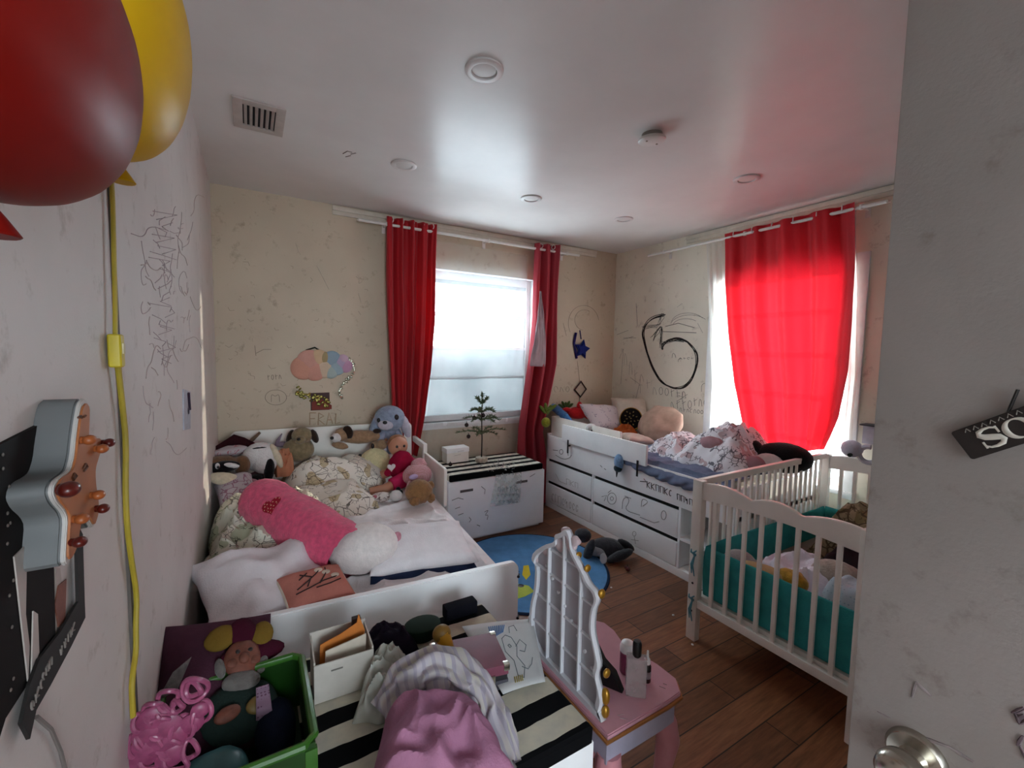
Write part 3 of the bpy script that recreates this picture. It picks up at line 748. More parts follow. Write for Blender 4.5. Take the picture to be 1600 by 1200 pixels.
# heart patch lying on the bolster's camera side
hp = A+ax*.42; vd = (EYE-hp); vd = (vd-d*vd.dot(d)).normalized(); ang0 = 0
hb = MB(); tv = vd.cross(d)
def hpos(x, y, k=1.03):  # x along axis, y round
    a = y/rad; return hp + d*x + (vd*math.cos(a)+tv*math.sin(a))*rad*k
def hf(u, v):
    a = 2*PI*u; hx = 16*math.sin(a)**3; hy = 13*math.cos(a)-5*math.cos(2*a)-2*math.cos(3*a)-math.cos(4*a)
    x, y = hx/17*.048*v, hy/17*.052*v
    ca, sa = math.cos(R(55)), math.sin(R(55)); return hpos(x*ca-y*sa, x*sa+y*ca+.0, 1.045)
hb.grid(hf, 40, 6, True).build('heart_patch', dots('red_polka_dot', '9A1F30', 'D9A58E', 85, .3), t, world=True)

# duvets --------------------------------------------------------------------
DOOD = doodle('cartoon_print_cotton', 'E2DBCF', '4A4038', 19, .028, .47, 'BFAE8E')
DOOD2 = doodle('cartoon_print_cotton_green', 'D8D7C6', '3E3E36', 21, .03, .45, 'AEB59A')
def X(px, py, z): p = at(px, py, z=z); return (p.x, p.y)
def hp_(name, q, z0, h, mt_, label, cat, seed, **k):
    return single(MB().heap(q, z0, h, seed, **k), name, mt_, label, cat)
hp_('duvet', [(-.19, 2.04), (.42, 2.12), (.30, 2.86), (-.19, 2.92)], BZ, .21, DOOD2, 'crumpled greenish cartoon print duvet heaped against the wall under the pink bolster', 'duvet', 21, wr=.5, sc=7, edge=.22)
hp_('duvet', [(.10, 2.55), (.66, 2.62), (.64, 3.05), (.05, 3.05)], BZ, .13, DOOD, 'cream cartoon print duvet spread over the middle of the left bed', 'duvet', 33, wr=.25, sc=4, edge=.18)
hp_('duvet', [(.16, 3.02), (.80, 3.02), (.86, 3.42), (.12, 3.42)], BZ, .24, DOOD, 'mounded cream cartoon print quilt beside the row of toy dogs at the headboard', 'quilt', 45, wr=.25, sc=4.5, edge=.3)
hp_('blanket', [(-.15, 3.0), (.14, 3.0), (.14, 3.42), (-.13, 3.42)], BZ, .17, cloth('dusky_pink_fleece', '7E5A60'), 'dusky fleece blanket under the jumble of toys in the far left corner', 'blanket', 52, wr=.4, sc=6, edge=.3)
pil('pillow', (-.085, 2.92, .655), (.20, .30, .16), (R(20), R(-14), R(5)), doodle('lilac_floral_cotton', 'B8AEB4', '8C5A70', 22, .05, .5), 'small lilac flowered pillow standing against the wall behind the pink bolster', 12)

# plush toys of the left bed --------------------------------------------------
BLK = mat('toy_black', '0E0B0C', .35); DBR = plush_mat('dark_brown_plush', '2E2019'); TAN = plush_mat('tan_plush', '9C7E62'); BRN = plush_mat('brown_plush', '6E4E36')
CRM = plush_mat('cream_plush', 'CFC2A8', .12); GRY = plush_mat('grey_plush', '7F7C7E'); BLUG = plush_mat('blue_grey_plush', '8F9BB0'); LBL = plush_mat('pale_lilac_plush', 'BEBBC8', .1)
WHT = plush_mat('white_plush', 'D6D2D0', .08); PNK = plush_mat('soft_pink_plush', 'C58A98'); BLKP = plush_mat('black_plush', '151214')
SKIN = mat('doll_skin', 'B98267', .5, var=.05)
p = at(609, 706, y=3.36)
plush('plush_bunny', 'blue grey plush bunny sitting at the corner of the headboard', 'plush toy', p, [
    ('body', BLUG, [(0, .02, .09, .085, .075, .11), (-.06, -.03, .10, .03, .03, .06, 0, .3, 0), (.06, -.03, .10, .03, .03, .06, 0, -.3, 0)]),
    ('head', BLUG, [(0, -.01, .235, .105, .092, .09)]),
    ('ear', BLUG, [(-.098, -.015, .175, .034, .035, .085, 0, .25, 0)]), ('ear', LBL, [(.105, -.015, .18, .032, .035, .085, 0, -.3, 0)]),
    ('muzzle', LBL, [(-.025, -.085, .205, .05, .03, .035)]),
    ('eye', BLK, [(.045, -.09, .255, .016, .012, .019)]), ('eye', BLK, [(-.07, -.075, .235, .013, .012, .016)]), ('nose', BLK, [(-.03, -.118, .225, .015, .01, .012)]),
    ('foot', LBL, [(-.06, -.07, .03, .04, .05, .035)]), ('foot', LBL, [(.06, -.07, .03, .04, .05, .035)])], sc=1.12)
p = at(648, 748, z=.62)
# doll with red dress: lying back against the guard panel
H0 = at(622, 697, y=3.12); W0 = at(628, 728, y=3.05)
t = thing('baby_doll', 'brown skinned doll in a dark red dress leaning near the bunny, holding a white heart', 'doll', at(632, 745, y=3.02))
MB().ell(H0, (.07, .066, .072)).ell(H0+Vector((-.01, -.066, -.005)), (.012, .012, .01)).build('head', SKIN, t, world=True)
MB().ell(H0+Vector((0, .022, .02)), (.072, .058, .062)).build('hair', plush_mat('brown_doll_hair', '8B5D3E'), t, world=True)
for sx in (-.022, .022): MB().ell(H0+Vector((sx*1.2, -.062, .01)), (.009, .006, .01)).build('eye', BLK, t, world=True)
DR = cloth('crimson_dress', '8E1333', .15)
MB().ell(W0, (.10, .08, .10)).ell(W0+Vector((.0, .0, .05)), (.075, .06, .06)).ell(W0+Vector((.04, -.03, -.06)), (.105, .08, .07)).jit(.006, 25).build('dress', DR, t, world=True)
MB().tube([W0+Vector((-.05, -.01, .03)), W0+Vector((-.10, -.05, -.01)), W0+Vector((-.13, -.09, -.015))], [.03, .026, .022], 10).build('sleeve', DR, t, world=True)
MB().tube([W0+Vector((.05, -.02, .03)), W0+Vector((.11, -.03, .02)), W0+Vector((.12, -.06, -.03))], [.03, .026, .022], 10).build('sleeve', cloth('rose_sleeve', 'B03358'), t, world=True)
hc = at(611, 730, y=2.93)
b = MB(); hs = [(16*math.sin(a)**3/17*.03, (13*math.cos(a)-5*math.cos(2*a)-2*math.cos(3*a)-math.cos(4*a))/17*.03) for a in [2*PI*i/30 for i in range(30)]]
b.prism(hs, .014, Matrix.Translation(hc) @ Matrix.Rotation(R(80), 4, 'X'), .003).build('heart', cloth('white_felt', 'D2C6C6'), t, world=True)
b = MB(); l0, l1, l2 = at(612, 735, z=.62), at(585, 748, z=.58), at(565, 757, z=.555)
b.tube([l0, l1, l2], [.034, .03, .024], 12); b.build('leg', SKIN, t, world=True)
MB().ell(l2+Vector((-.02, -.02, .0)), (.04, .03, .025), (0, 0, R(50))).build('shoe', cloth('pink_sock', 'CC6A8C'), t, world=True)
b = MB(); l0, l1, l2 = at(625, 752, z=.58), at(600, 764, z=.56), at(578, 768, z=.55)
b.tube([l0, l1, l2], [.034, .032, .026], 12); b.build('leg', SKIN, t, world=True)
MB().tube([at(634, 748, z=.6), at(612, 758, z=.575)], [.055, .048], 14).build('trousers', cloth('hot_pink_jersey', 'C12A58'), t, world=True)
# knit baby doll head down
p = at(652, 790, z=BZ)
t = thing('knit_doll', 'doll in a checked pink knit bonnet with a round tan head by the guard rail', 'doll', p)
b0 = at(655, 768, z=.61); 
MB().ell(b0, (.088, .08, .076)).ell(b0+Vector((-.05, -.06, -.035)), (.032, .03, .03)).ell(b0+Vector((.06, -.045, -.035)), (.028, .03, .03)).ell(b0+Vector((.07, -.01, .03)), (.026, .02, .03)).jit(.007, 50).build('head', plush_mat('honey_plush', '8E6844'), t, world=True)
b1 = at(652, 742, z=.655)
KN = dots('pink_check_knit', 'C99AA0', 'A6786E', 120, .35)
MB().ell(b1, (.10, .08, .075)).ell(b1+Vector((.02, .03, .06)), (.055, .05, .045)).jit(.006, 40).build('bonnet', KN, t, world=True)
MB().ell(at(646, 745, z=.70), (.03, .012, .02), (R(30), 0, 0)).build('label_tag', cloth('lavender_tag', 'B9A3C6'), t, world=True)
MB().tube([b1+Vector((-.05, -.03, -.02)), b1+Vector((-.10, -.1, -.06)), b1+Vector((-.11, -.13, -.08))], [.02, .016, .014], 8).build('arm', cloth('pale_pink_knit', 'CFA9AE'), t, world=True)
# small white printed cuddly
p = at(600, 785, z=BZ)
plush('plush_cat', 'tiny white printed cuddly toy lying below the doll on the sheet', 'plush toy', p, [
    ('body', doodle('white_flower_print', 'D4C8C2', '5C4640', 40, .06, .45), [(-.02, 0, .035, .07, .04, .032, 0, 0, .2)]), ('head', WHT, [(.075, -.005, .04, .042, .038, .036)]),
    ('ear', BLKP, [(.09, .02, .07, .016, .012, .02)]), ('ear', BLKP, [(.105, -.0, .055, .014, .012, .02)]), ('bow', cloth('rose_bow', 'B56A74'), [(-.055, -.03, .05, .014, .012, .012)])])
# yellow chick pillow
p = at(575, 745, z=BZ+.02)
YEL = plush_mat('butter_yellow_plush', 'D2C79C', .1)
p = at(585, 752, z=BZ)
plush('plush_duck', 'butter yellow egg shaped plush pillow leaning between the quilt and the doll', 'plush toy', p, [
    ('body', YEL, [(0, 0, .13, .115, .075, .125, 0, .5, 0)]), ('tail', plush_mat('ochre_plush', '9E8452'), [(-.115, -.0, .035, .05, .04, .03, 0, .4, 0)]),
    ('wing', YEL, [(-.05, -.075, .17, .014, .012, .04, 0, -.4, 0)]), ('eye', BLK, [(-.1, -.0, .2, .012, .014, .014)])], sc=1.0)
# dogs at the headboard
p = at(467, 715, y=3.32)
plush('plush_dog', 'khaki plush dog with black ears slumped in the middle of the headboard', 'plush toy', p, [
    ('body', plush_mat('khaki_plush', '85765A'), [(.0, 0, .06, .10, .08, .09, 0, .2, 0), (-.07, -.05, .0, .05, .06, .06)]), ('head', plush_mat('khaki_plush', '85765A'), [(.03, -.02, .16, .068, .06, .055), (.03, -.075, .14, .035, .035, .03)]),
    ('ear', DBR, [(-.05, -.01, .15, .022, .03, .05, 0, .35, 0)]), ('ear', DBR, [(.105, -.01, .15, .024, .03, .05, 0, -.35, 0)]), ('nose', BLK, [(.03, -.108, .15, .012, .01, .01)]),
    ('paw', DBR, [(-.06, -.09, -.06, .045, .05, .03)])], rz=face(p, R(-15)))
p = at(545, 692, y=3.38)
plush('plush_dog', 'tan puppy with white nose and one dark ear lying along the headboard', 'plush toy', p, [
    ('body', TAN, [(.09, 0, .04, .15, .05, .05)]), ('head', TAN, [(-.045, -.03, .07, .055, .05, .05)]), ('muzzle', WHT, [(-.085, -.065, .055, .036, .034, .034)]), ('nose', BLK, [(-.112, -.09, .06, .014, .012, .012)]),
    ('ear', DBR, [(-.005, -.05, .09, .035, .022, .05, 0, -.3, 0)]), ('paw', TAN, [(-.06, -.08, .0, .06, .03, .025, 0, .2, -.3)]), ('tail', DBR, [(.2, -.03, .085, .03, .02, .018)])])
p = at(590, 706, y=3.3)
plush('plush_bear', 'small honey coloured bear half hidden under the blue bunny', 'plush toy', p, [
    ('body', TAN, [(0, 0, .035, .06, .05, .05)]), ('head', TAN, [(.03, -.03, .06, .04, .04, .038)]), ('eye', BLK, [(-.035, -.045, .055, .012, .01, .02)]), ('ear', TAN, [(.06, -.01, .09, .014, .012, .014)])])
# big white cat-dog with black ear
p = at(408, 735, y=3.22)
plush('plush_dog', 'big white plush dog head with a long black ear in the far left pile', 'plush toy', p, [
    ('head', WHT, [(0, 0, .09, .105, .085, .095), (.02, -.05, .05, .07, .06, .06)]), ('ear', BLKP, [(.045, -.10, .02, .03, .025, .075, 0, .1, 0)]), ('ear', CRM, [(.09, -.03, .09, .025, .04, .09, 0, -.35, 0)]),
    ('mouth', BLKP, [(-.005, -.05, .158, .04, .01, .006)]), ('chin', BLKP, [(-.03, -.09, -.03, .05, .04, .03)])])
p = at(345, 738, y=3.12)
plush('plush_dog', 'brown and black puppy with white blaze lying flat against the left wall', 'plush toy', p, [
    ('head', BRN, [(0, 0, .05, .10, .07, .05), (-.085, 0, .05, .035, .04, .06)]), ('face_patch', BLKP, [(.015, -.055, .045, .085, .03, .036)]), ('blaze', WHT, [(.055, -.085, .055, .04, .012, .014, 0, .3, 0)]),
    ('eye', WHT, [(-.015, -.085, .06, .012, .008, .018)]), ('pupil', BLK, [(-.012, -.093, .055, .007, .005, .009)]), ('ear', BRN, [(.11, .0, .03, .045, .05, .06)]), ('tongue', PNK, [(-.06, -.07, .01, .04, .03, .02, 0, .4, 0)])])
p = at(385, 775, y=3.0)
plush('plush_pig', 'dusty pink plush snout lying behind the end of the pink bolster', 'plush toy', p, [
    ('head', PNK, [(0, 0, .055, .075, .06, .05)]), ('ear', PNK, [(-.05, -.01, .10, .02, .012, .03)]), ('collar', cloth('magenta_cloth', '9C1F55'), [(.07, .02, .04, .05, .05, .04)])])
p = at(350, 760, y=2.95)
plush('plush_panda', 'cream toy body with a black paw wedged between flowered pillow and bolster', 'plush toy', p, [
    ('body', CRM, [(0, 0, .045, .085, .045, .035, 0, .25, 0)]), ('paw', BLKP, [(.075, -.02, -.005, .05, .045, .045)])])
p = at(365, 700, y=3.38)
b = MB()
for x_, z_, s_ in ((0, .02, 1),):
    b.prism([(-.14, -.06), (-.10, .02), (0, .09), (.06, .06), (.12, .02), (.1, -.03), (0, -.02)], .05, Matrix.Translation(p) @ Matrix.Rotation(R(80), 4, 'X') , .012)
single(b.jit(.008, 20), 'toy_cape', cloth('dark_maroon_cloth', '33161A'), 'dark maroon folded cloth at the top of the far left toy pile', 'cloth')
p = at(357, 706, y=3.28)
single(MB().ell(p, (.11, .06, .035), (0, R(-8), 0)).jit(.01, 18), 'baby_bib', doodle('white_red_print', 'BDB3B6', 'A6404E', 26, .06, .52), 'white bib with red pattern folded on the toy pile by the wall', 'bib')
p = at(438, 720, y=3.24)
single(MB().heap([(p.x-.03, p.y-.08), (p.x+.08, p.y-.08), (p.x+.08, p.y+.06), (p.x-.04, p.y+.06)], p.z-.09, .17, 6, 20, wr=.5, sc=14), 'dress_up_cloth', cloth('peach_satin', 'B97C5F'), 'peach satin cloth draped beside the white plush dog', 'cloth')
p = at(432, 688, y=3.42)
single(MB().tube([p+Vector((0, 0, -.04)), p+Vector((.01, 0, 0)), p+Vector((.035, 0, .045))], [.016, .013, .003], 10).ell(p+Vector((.04, -.01, -.03)), (.05, .03, .02)), 'plush_horn', plush_mat('mauve_plush', '8A7684'), 'mauve horn of a toy poking up behind the white plush dog', 'plush toy')
a, b_ = at(385, 697, y=3.36), at(406, 676, y=3.42)
single(MB().tube([a, (a+b_)/2+Vector((0, 0, .003)), b_], [.012, .013, .009], 10), 'toy_stick', plush_mat('brown_felt', '6B5747'), 'brown felt stick leaning on the headboard above the toy pile', 'toy stick')
# ================================================================== FAR BENCH
def bench(label, x0, x1, y0, y1, h):
    t = thing('storage_bench', label, 'storage bench', ((x0+x1)/2, (y0+y1)/2, 0))
    w, d = x1-x0, y1-y0
    MB().b2((-w/2, -d/2+.02, .02), (w/2, d/2, h), .004).b2((-w/2+.02, -d/2+.04, 0), (w/2-.02, d/2-.02, .03)).build('body', WHITE, t)
    return t
fb_ = bench('white storage bench under the back window with black marks on its drawer front', 1.262, 2.150, 3.03, 3.53, .50)
b = MB().b2((-.443, -.253, .03), (.443, -.232, .497), .005); df_ = b.build('drawer_front', WHITE, fb_)
for xx in (-.29, .215): MB().b2((xx-.055, -.2545, .41), (xx+.055, -.2525, .43), .001).build('grip_slot', mat('grip_slot_grey', '5A5655', .7), df_)
def fmarks(par, L, mt, r, **pl):
    mb = MB()
    for l_ in L: mb.tube([at(*p, **pl) for p in soft(l_)], r, 5)
    return mb.build('pen_marks', mt, par, world=True)
fmarks(df_, [[(706, 782), (716, 778), (724, 780)], [(711, 795), (719, 792)], [(716, 805), (724, 802)], [(733, 808), (736, 812), (733, 816)], [(745, 820), (750, 822)], [(757, 800), (764, 796), (757, 806), (763, 804), (761, 812)], [(752, 760), (758, 765), (757, 772)], [(828, 745), (836, 740)]], mat('bench_pen', '3A3B40', .8), .0022, y=3.03-.2545+.252)
STR = stripes('black_white_stripes', .118, .54)
t = MB(); t.box((0, 0, 0), (.86, .475, .05), bev=.012, seg=3)
single(t.merge(MB().bm, None) if False else t, 'bench_cushion', STR, 'black and white striped cushion on the bench below the back window', 'cushion').location = (1.71, 3.275, .499)
p = (1.515, 3.46)
t = thing('storage_box', 'small white lidded box on the striped cushion, left of the little tree', 'box', (1.49, 3.42, .556))
MB().b2((-.10, -.055, 0), (.10, .055, .10), .004).build('body', WHITE2, t); MB().b2((-.103, -.058, .085), (.103, .058, .125), .004).build('lid', WHITE, t)
fmarks(t, [[(710, 712), (720, 710)], [(715, 706), (725, 704)]], INK2, .001, y=3.42-.06)
# little tree -----------------------------------------------------------------
tb = Vector((1.68, 3.30, .556)); tr_ = thing('artificial_tree', 'sparse little green tree on a pale log base with dark baubles', 'artificial tree', tb)
NEED = mat('fir_needles', '4E5C3C', .8, var=.35, scale=60); TRK = mat('dark_bark', '1B1512', .8)
MB().lathe([(.0, 0), (.05, 0), (.055, .012), (.05, .04), (0, .042)], (0, 0, 0), n=18).build('log_base', mat('pale_log', 'B9AD9C', .8, var=.3, scale=40), tr_)
MB().tube([(0, 0, .03), (.003, 0, .2), (-.004, 0, .4), (0, 0, .53)], [.006, .0055, .005, .003], 8).build('trunk', TRK, tr_)
rn = random.Random(4)
def branch(p0, dirv, L, droop):
    mb = MB(); P = []
    for i in range(7):
        k = i/6; P.append(Vector(p0)+Vector(dirv)*L*k+Vector((0, 0, -droop*k*k*L+ .02*math.sin(k*3))))
    mb.tube(P, [.003]*6+[.0015], 5)
    for i in range(1, 7):
        for q in range(11):
            c = P[i-1].lerp(P[i], rn.random()); dv = (Vector(dirv)*.7+Vector((rn.uniform(-1, 1), rn.uniform(-1, 1), rn.uniform(-.5, .9)))).normalized()*rn.uniform(.018, .032)
            mb.tube([c, c+dv], [.003, .0008], 4)
    return mb.build('branch', NEED, tr_, smooth=False)
for z_, L, n_, dr in ((.245, .215, 6, .05), (.36, .17, 6, .1), (.43, .125, 6, .05), (.50, .06, 4, -.8)):
    for i in range(n_):
        a = 2*PI*i/n_+rn.uniform(-.3, .3)+z_*7; branch((0, 0, z_), (math.cos(a), math.sin(a), .12), L*rn.uniform(.8, 1.05), dr)
branch((0, 0, .50), (0, 0, 1), .08, 0)
BAU = mat('dark_bauble', '2A1715', .25)
for (px, py) in ((741, 653), (755, 649), (729, 664), (732, 682)):
    q = at(px, py, y=tb.y-.03); MB().ell(q, (.017, .017, .018)).cyl(q+Vector((0, 0, .016)), q+Vector((0, 0, .03)), .003).build('bauble', BAU, tr_, world=True)
# crinkled film with a garland and a child's note over the bench front
FILM = thin_mat('clear_film', 'E6F0EE', .28, .15)
a0, a1, a2, a3 = at(775, 742, y=3.016), at(815, 737, y=3.016), at(812, 785, y=3.016), at(765, 792, y=3.016)
def ff(u, v):
    p = (a0.lerp(a1, u)).lerp(a3.lerp(a2, u), v); return p+Vector((.006*noise.noise(p*30), -.002-.008*abs(noise.noise(p*26)), .004*noise.noise(p*40)))
t = thing('plastic_bag', 'clear crinkled film with a scribbled note on the front of the far bench', 'plastic film', at(790, 792, y=3.02))
MB().grid(ff, 24, 20).build('film', FILM, t, world=True)
mb = MB()
for l_ in glyphs(778, 765, 5, 6.5, 7, -.06, 21)+glyphs(777, 775, 6, 6, 5, -.05, 22)+glyphs(780, 784, 5, 6, 5, -.05, 23): mb.tube([at(*p, y=3.004) for p in l_], .002, 5)
mb.build('handwriting', mat('teal_ink', '3F5F66', .8), t, world=True)
rn = random.Random(9); mb = MB()
for i in range(70):
    c = at(rn.gauss(783, 14), rn.gauss(729, 5), z=.562); c.z = .557+rn.random()*.02
    dv = Vector((rn.uniform(-1, 1), rn.uniform(-1, 1), rn.uniform(-.1, .6)))*.02; mb.tube([c, c+dv*.5+Vector((0, 0, .006)), c+dv], .0017, 4)
single(mb, 'tinsel_garland', mat('silver_tinsel', 'BFC6C6', .2, .8), 'tangle of silver tinsel on the striped cushion right of the tree', 'tinsel')
q = at(692, 722, y=3.4); MBq = MB().ell((1.385, 3.28, .572), (.017, .017, .016)).cyl((1.385, 3.28, .588), (1.385, 3.285, .594), .003)
single(MBq, 'bauble', BAU, 'dark fallen bauble on the striped cushion beside the white box', 'bauble')

# ================================================================== BACK WALL ORNAMENTS
t = thing('wall_cloud', 'rainbow padded cloud hanging on the back wall above the left bed', 'wall decoration', at(510, 590, y=YB))
cl = [(474, 575, 17, 'C99480'), (484, 566, 18, 'C9988A'), (492, 578, 16, 'CB9686'), (498, 560, 13, 'CDB08E'), (507, 575, 15, 'CFB9A0'), (506, 560, 10, 'A7946E'), (519, 562, 13, '8FA4B0'), (526, 573, 13, '9CB0B8'), (517, 580, 11, 'A9B5B0'), (532, 568, 12, 'B3A4BC'), (540, 572, 10, 'BE95AE'), (536, 562, 8, 'C7A9B9')]
groups = {}
for x, y, r_, c in cl: groups.setdefault(c, []).append((x, y, r_))
for c, L in groups.items():
    mb = MB()
    for x, y, r_ in L: 
        q = at(x, y, y=YB-.012); k = r_*.0052; mb.ell(q, (k, .016, k))
    mb.build('cloud_puff', cloth('felt_'+c, c, .06), t, world=True)
MB().tube([at(x, y, y=YB-.008) for x, y in ((470, 570), (471, 556), (479, 547), (492, 543), (500, 548))], .006, 8).build('dark_loop', cloth('dark_green_cord', '262A22'), t, world=True)
GF = mat('gold_green_foil', 'A8A058', .22, .75, var=.5, scale=40); SF = mat('silver_foil', 'B9B7A4', .2, .8, var=.4, scale=40)
mb = MB(); rn = random.Random(3)
for i in range(60):
    k = rn.random(); x = 462+52*k; y = 610+8*math.sin(k*3)+18*k*k+rn.uniform(-7, 7)
    c = at(x, y, y=YB-.012); mb.ell(c, (rn.uniform(.006, .016), .008, rn.uniform(.005, .014)), (0, rn.uniform(-1, 1), 0), 8)
single(mb, 'foil_garland', GF, 'yellow green foil garland stuck below the rainbow cloud', 'garland')
mb = MB()
for i in range(44):
    k = rn.random(); x = 545+10*math.sin(k*6)-5*k; y = 560+65*k+rn.uniform(-3, 3)
    c = at(x, y, y=YB-.010); mb.ell(c, (rn.uniform(.005, .012), .006, rn.uniform(.008, .016)), (0, rn.uniform(-1, 1), 0), 8)
single(mb, 'foil_garland', SF, 'silver foil streamer hanging from the right end of the rainbow cloud', 'garland')
q0, q1 = at(485, 614, y=YB), at(515, 640, y=YB)
t = thing('picture', 'tiny dark picture with a red shape on the back wall under the foil garland', 'picture', ((q0.x+q1.x)/2, YB, q1.z))
MB().b2((q0.x, YB-.006, q1.z), (q1.x, YB, q0.z)).build('card', mat('dark_card', '3A1510', .6), t, world=True, smooth=False)
MB().prism([(0, 0), (.14, 0), (.14, .03), (.06, .085), (0, .06)], .001, Matrix.Translation((q0.x+.008, YB-.006, q1.z+.004)) @ Matrix.Rotation(PI/2, 4, 'X')).build('red_shape', mat('brick_red_paint', '7A2A1C', .7), t, world=True, smooth=False)
t = thing('wall_letters', 'row of faded pale letters stuck on the back wall below the tiny dark picture', 'letters', at(510, 656, y=YB))
for pts in ([[(484, 645), (484, 664)], [(484, 645), (494, 645)], [(484, 654), (492, 654)]], [[(498, 645), (497, 664)], [(498, 645), (506, 650), (497, 655), (507, 663)]], [[(510, 664), (514, 645), (520, 662)], [(512, 656), (518, 656)]], [[(525, 646), (524, 662), (531, 660)]]):
    mb = MB()
    for L in pts: mb.tube([at(*p, y=YB-.002) for p in L], .004, 6)
    mb.build('letter', mat('faded_peach', 'A98F74', .8), t, world=True)
# blue star and diamond
t = thing('hanging_star', 'blue padded star hanging on the back wall near the right corner', 'wall decoration', at(907, 545, y=YB))
sp_ = []
for i in range(10):
    a = R(90+36*i-10); r_ = .105 if i % 2 == 0 else .055; sp_.append((r_*math.cos(a), r_*math.sin(a)))
MB().prism(sp_, .035, Matrix.Translation(at(908, 546, y=YB-.004)) @ Matrix.Rotation(PI/2, 4, 'X'), .012).build('star', cloth('royal_blue_felt', '1E2868'), t, world=True)
MB().tube([at(900, 520, y=YB-.01), at(897, 536, y=YB-.012), at(901, 560, y=YB-.012)], .013, 8).build('tassel', cloth('indigo_felt', '2A2358'), t, world=True)
MB().tube([at(906, 516, y=YB-.01), at(908, 530, y=YB-.02)], .006, 6).build('loop', cloth('indigo_felt', '2A2358'), t, world=True)
MB().tube([at(902, 564, y=YB-.006), at(906, 598, y=YB-.006)], .0015, 5).build('string', INK2, t, world=True)
t = thing('diamond_frame', 'small dark wooden diamond frame hanging below the blue star', 'wall decoration', at(907, 620, y=YB))
MB().tube([at(x, y, y=YB-.01) for x, y in ((908, 596), (916, 608), (907, 620), (898, 609))], .011, 4, True).build('frame', mat('dark_wood', '3A221A', .5), t, world=True, smooth=False)
MB().tube([at(906, 620, y=YB-.006), at(904, 636, y=YB-.006)], .003, 5).build('hanging_string', INK2, t, world=True)

# ================================================================== RIGHT BED
BX = 2.457
rb = thing('storage_bed', 'white captain bed with drawers along the right wall under the red curtain', 'bed', (2.93, 2.48, 0))
by0, by1 = 1.50, 3.43
MB().b2((BX+.02, by0, .0), (3.42, by1, .06)).b2((BX+.021, 1.895, .061), (BX+.04, by1-.021, .45)).b2((3.40, by0, .0), (3.42, by1, .7)).b2((BX+.0, by1-.02, 0), (3.42, by1, .72)).b2((BX+.02, by0, 0), (3.42, by0+.02, .70)).b2((BX+.35, 1.89, .0), (3.40, by1-.02, .52)).b2((BX+.02, by0, .50), (3.42, by1, .53)).build('carcass', WHITE, rb, world=True, smooth=False)
MB().b2((BX, by0, 0), (BX+.02, by1, .055), .002).build('plinth', WHITE, rb, world=True)
rail = MB().b2((BX, by0, .478), (BX+.022, by1, .705), .004).build('front_rail', WHITE, rb, world=True)
DK = mat('drawer_gap_black', '0B0A0B', .8)
for nm, ya, yb_, za, zb in (('l', 2.772, 3.408, .062, .232), ('l', 2.772, 3.408, .262, .450), ('m', 1.895, 2.744, .062, .228), ('m', 1.895, 2.744, .258, .450)):
    o = MB().b2((BX-.001, ya, za), (BX+.019, yb_, zb), .003).build('drawer', WHITE, rb, world=True)
    MB().b2((BX+.016, ya+.002, zb), (BX+.022, yb_-.002, zb+.03)).build('finger_gap', DK, o, world=True, smooth=False)
MB().b2((BX, 2.75, .056), (BX+.0195, 2.766, .477)).build('divider', WHITE, rb, world=True, smooth=False)
MB().b2((BX, 1.872, .056), (BX+.35, 1.89, .477)).build('divider', WHITE, rb, world=True, smooth=False)
MB().b2((BX, by0, .056), (BX+.0195, by0+.03, .477)).build('divider', WHITE, rb, world=True, smooth=False)
MB().b2((BX+.003, by0+.02, .255), (BX+.35, 1.875, .275)).build('shelf', WHITE, rb, world=True, smooth=False)
MB().b2((BX+.33, by0+.02, .06), (BX+.35, 1.875, .48)).build('shelf_back', WHITE2, rb, world=True, smooth=False)
MB().b2((BX+.045, 2.5, .70), (BX+.065, by1, .882), .004).b2((BX+.045, by1-.02, .70), (3.40, by1, .882), .004).build('head_wing', WHITE2, rb, world=True)
gr = MB().b2((BX-.024, 2.172, .69), (BX-.002, 3.168, .845), .005).build('guard_rail', WHITE, rb, world=True)
for yy in (3.07, 2.245):
    MB().b2((BX-.03, yy-.008, .60), (BX-.024, yy+.008, .72), .001).b2((BX-.028, yy-.006, .66), (BX+.03, yy+.006, .672)).build('guard_bracket', DGREY, gr, world=True)
fmarks(rail, [[(864, 703), (872, 704)]]+[arc(877, 706, 3, 4, 0, 360, 8)]+[[(868, 711), (880, 718), (890, 716), (893, 711)], [(886, 704), (888, 712)]]+[[(938, 727), (941, 730)], [(944, 732), (947, 734)]], INK, .0022, x=BX-.0005)
def slanted(x0, y0, x1, y1, n, h, seed):
    rn = random.Random(seed); out = []
    for i in range(n):
        k = i/n; x = x0+(x1-x0)*k; y = y0+(y1-y0)*k; dx = (x1-x0)/n*.7; dy = (y1-y0)/n*.7; c = rn.random()
        if c < .3: out.append([(x, y-h/2), (x+.1*dx, y+h/2+dy*.1)]); out.append([(x, y-h/2), (x+dx, y-h/2+dy), (x+dx, y+h/2+dy)])
        elif c < .6: out.append([(x, y-h/2), (x+dx*.3, y+h/4), (x+dx*.6, y-h/2+dy*.6), (x+dx*.7, y+h/2+dy)])
        elif c < .8: out.append(arc(x+dx*.5, y+dy*.5, dx*.4, h*.45, rn.uniform(0, 90), rn.uniform(280, 400), 8))
        else: out.append([(x, y-h/2), (x, y+h/2)]); out.append([(x, y), (x+dx, y-h/2+dy)]); out.append([(x, y), (x+dx, y+h/2+dy)])
    return out
fmarks(rail, slanted(1011, 757, 1052, 772, 6, 10, 2)+slanted(1058, 776, 1090, 789, 5, 9, 4)+[[(1000, 752), (1010, 753), (1006, 748)]], INK, .0026, x=BX-.0005)
drs = [o for o in rb.children if o.name.startswith('drawer')]
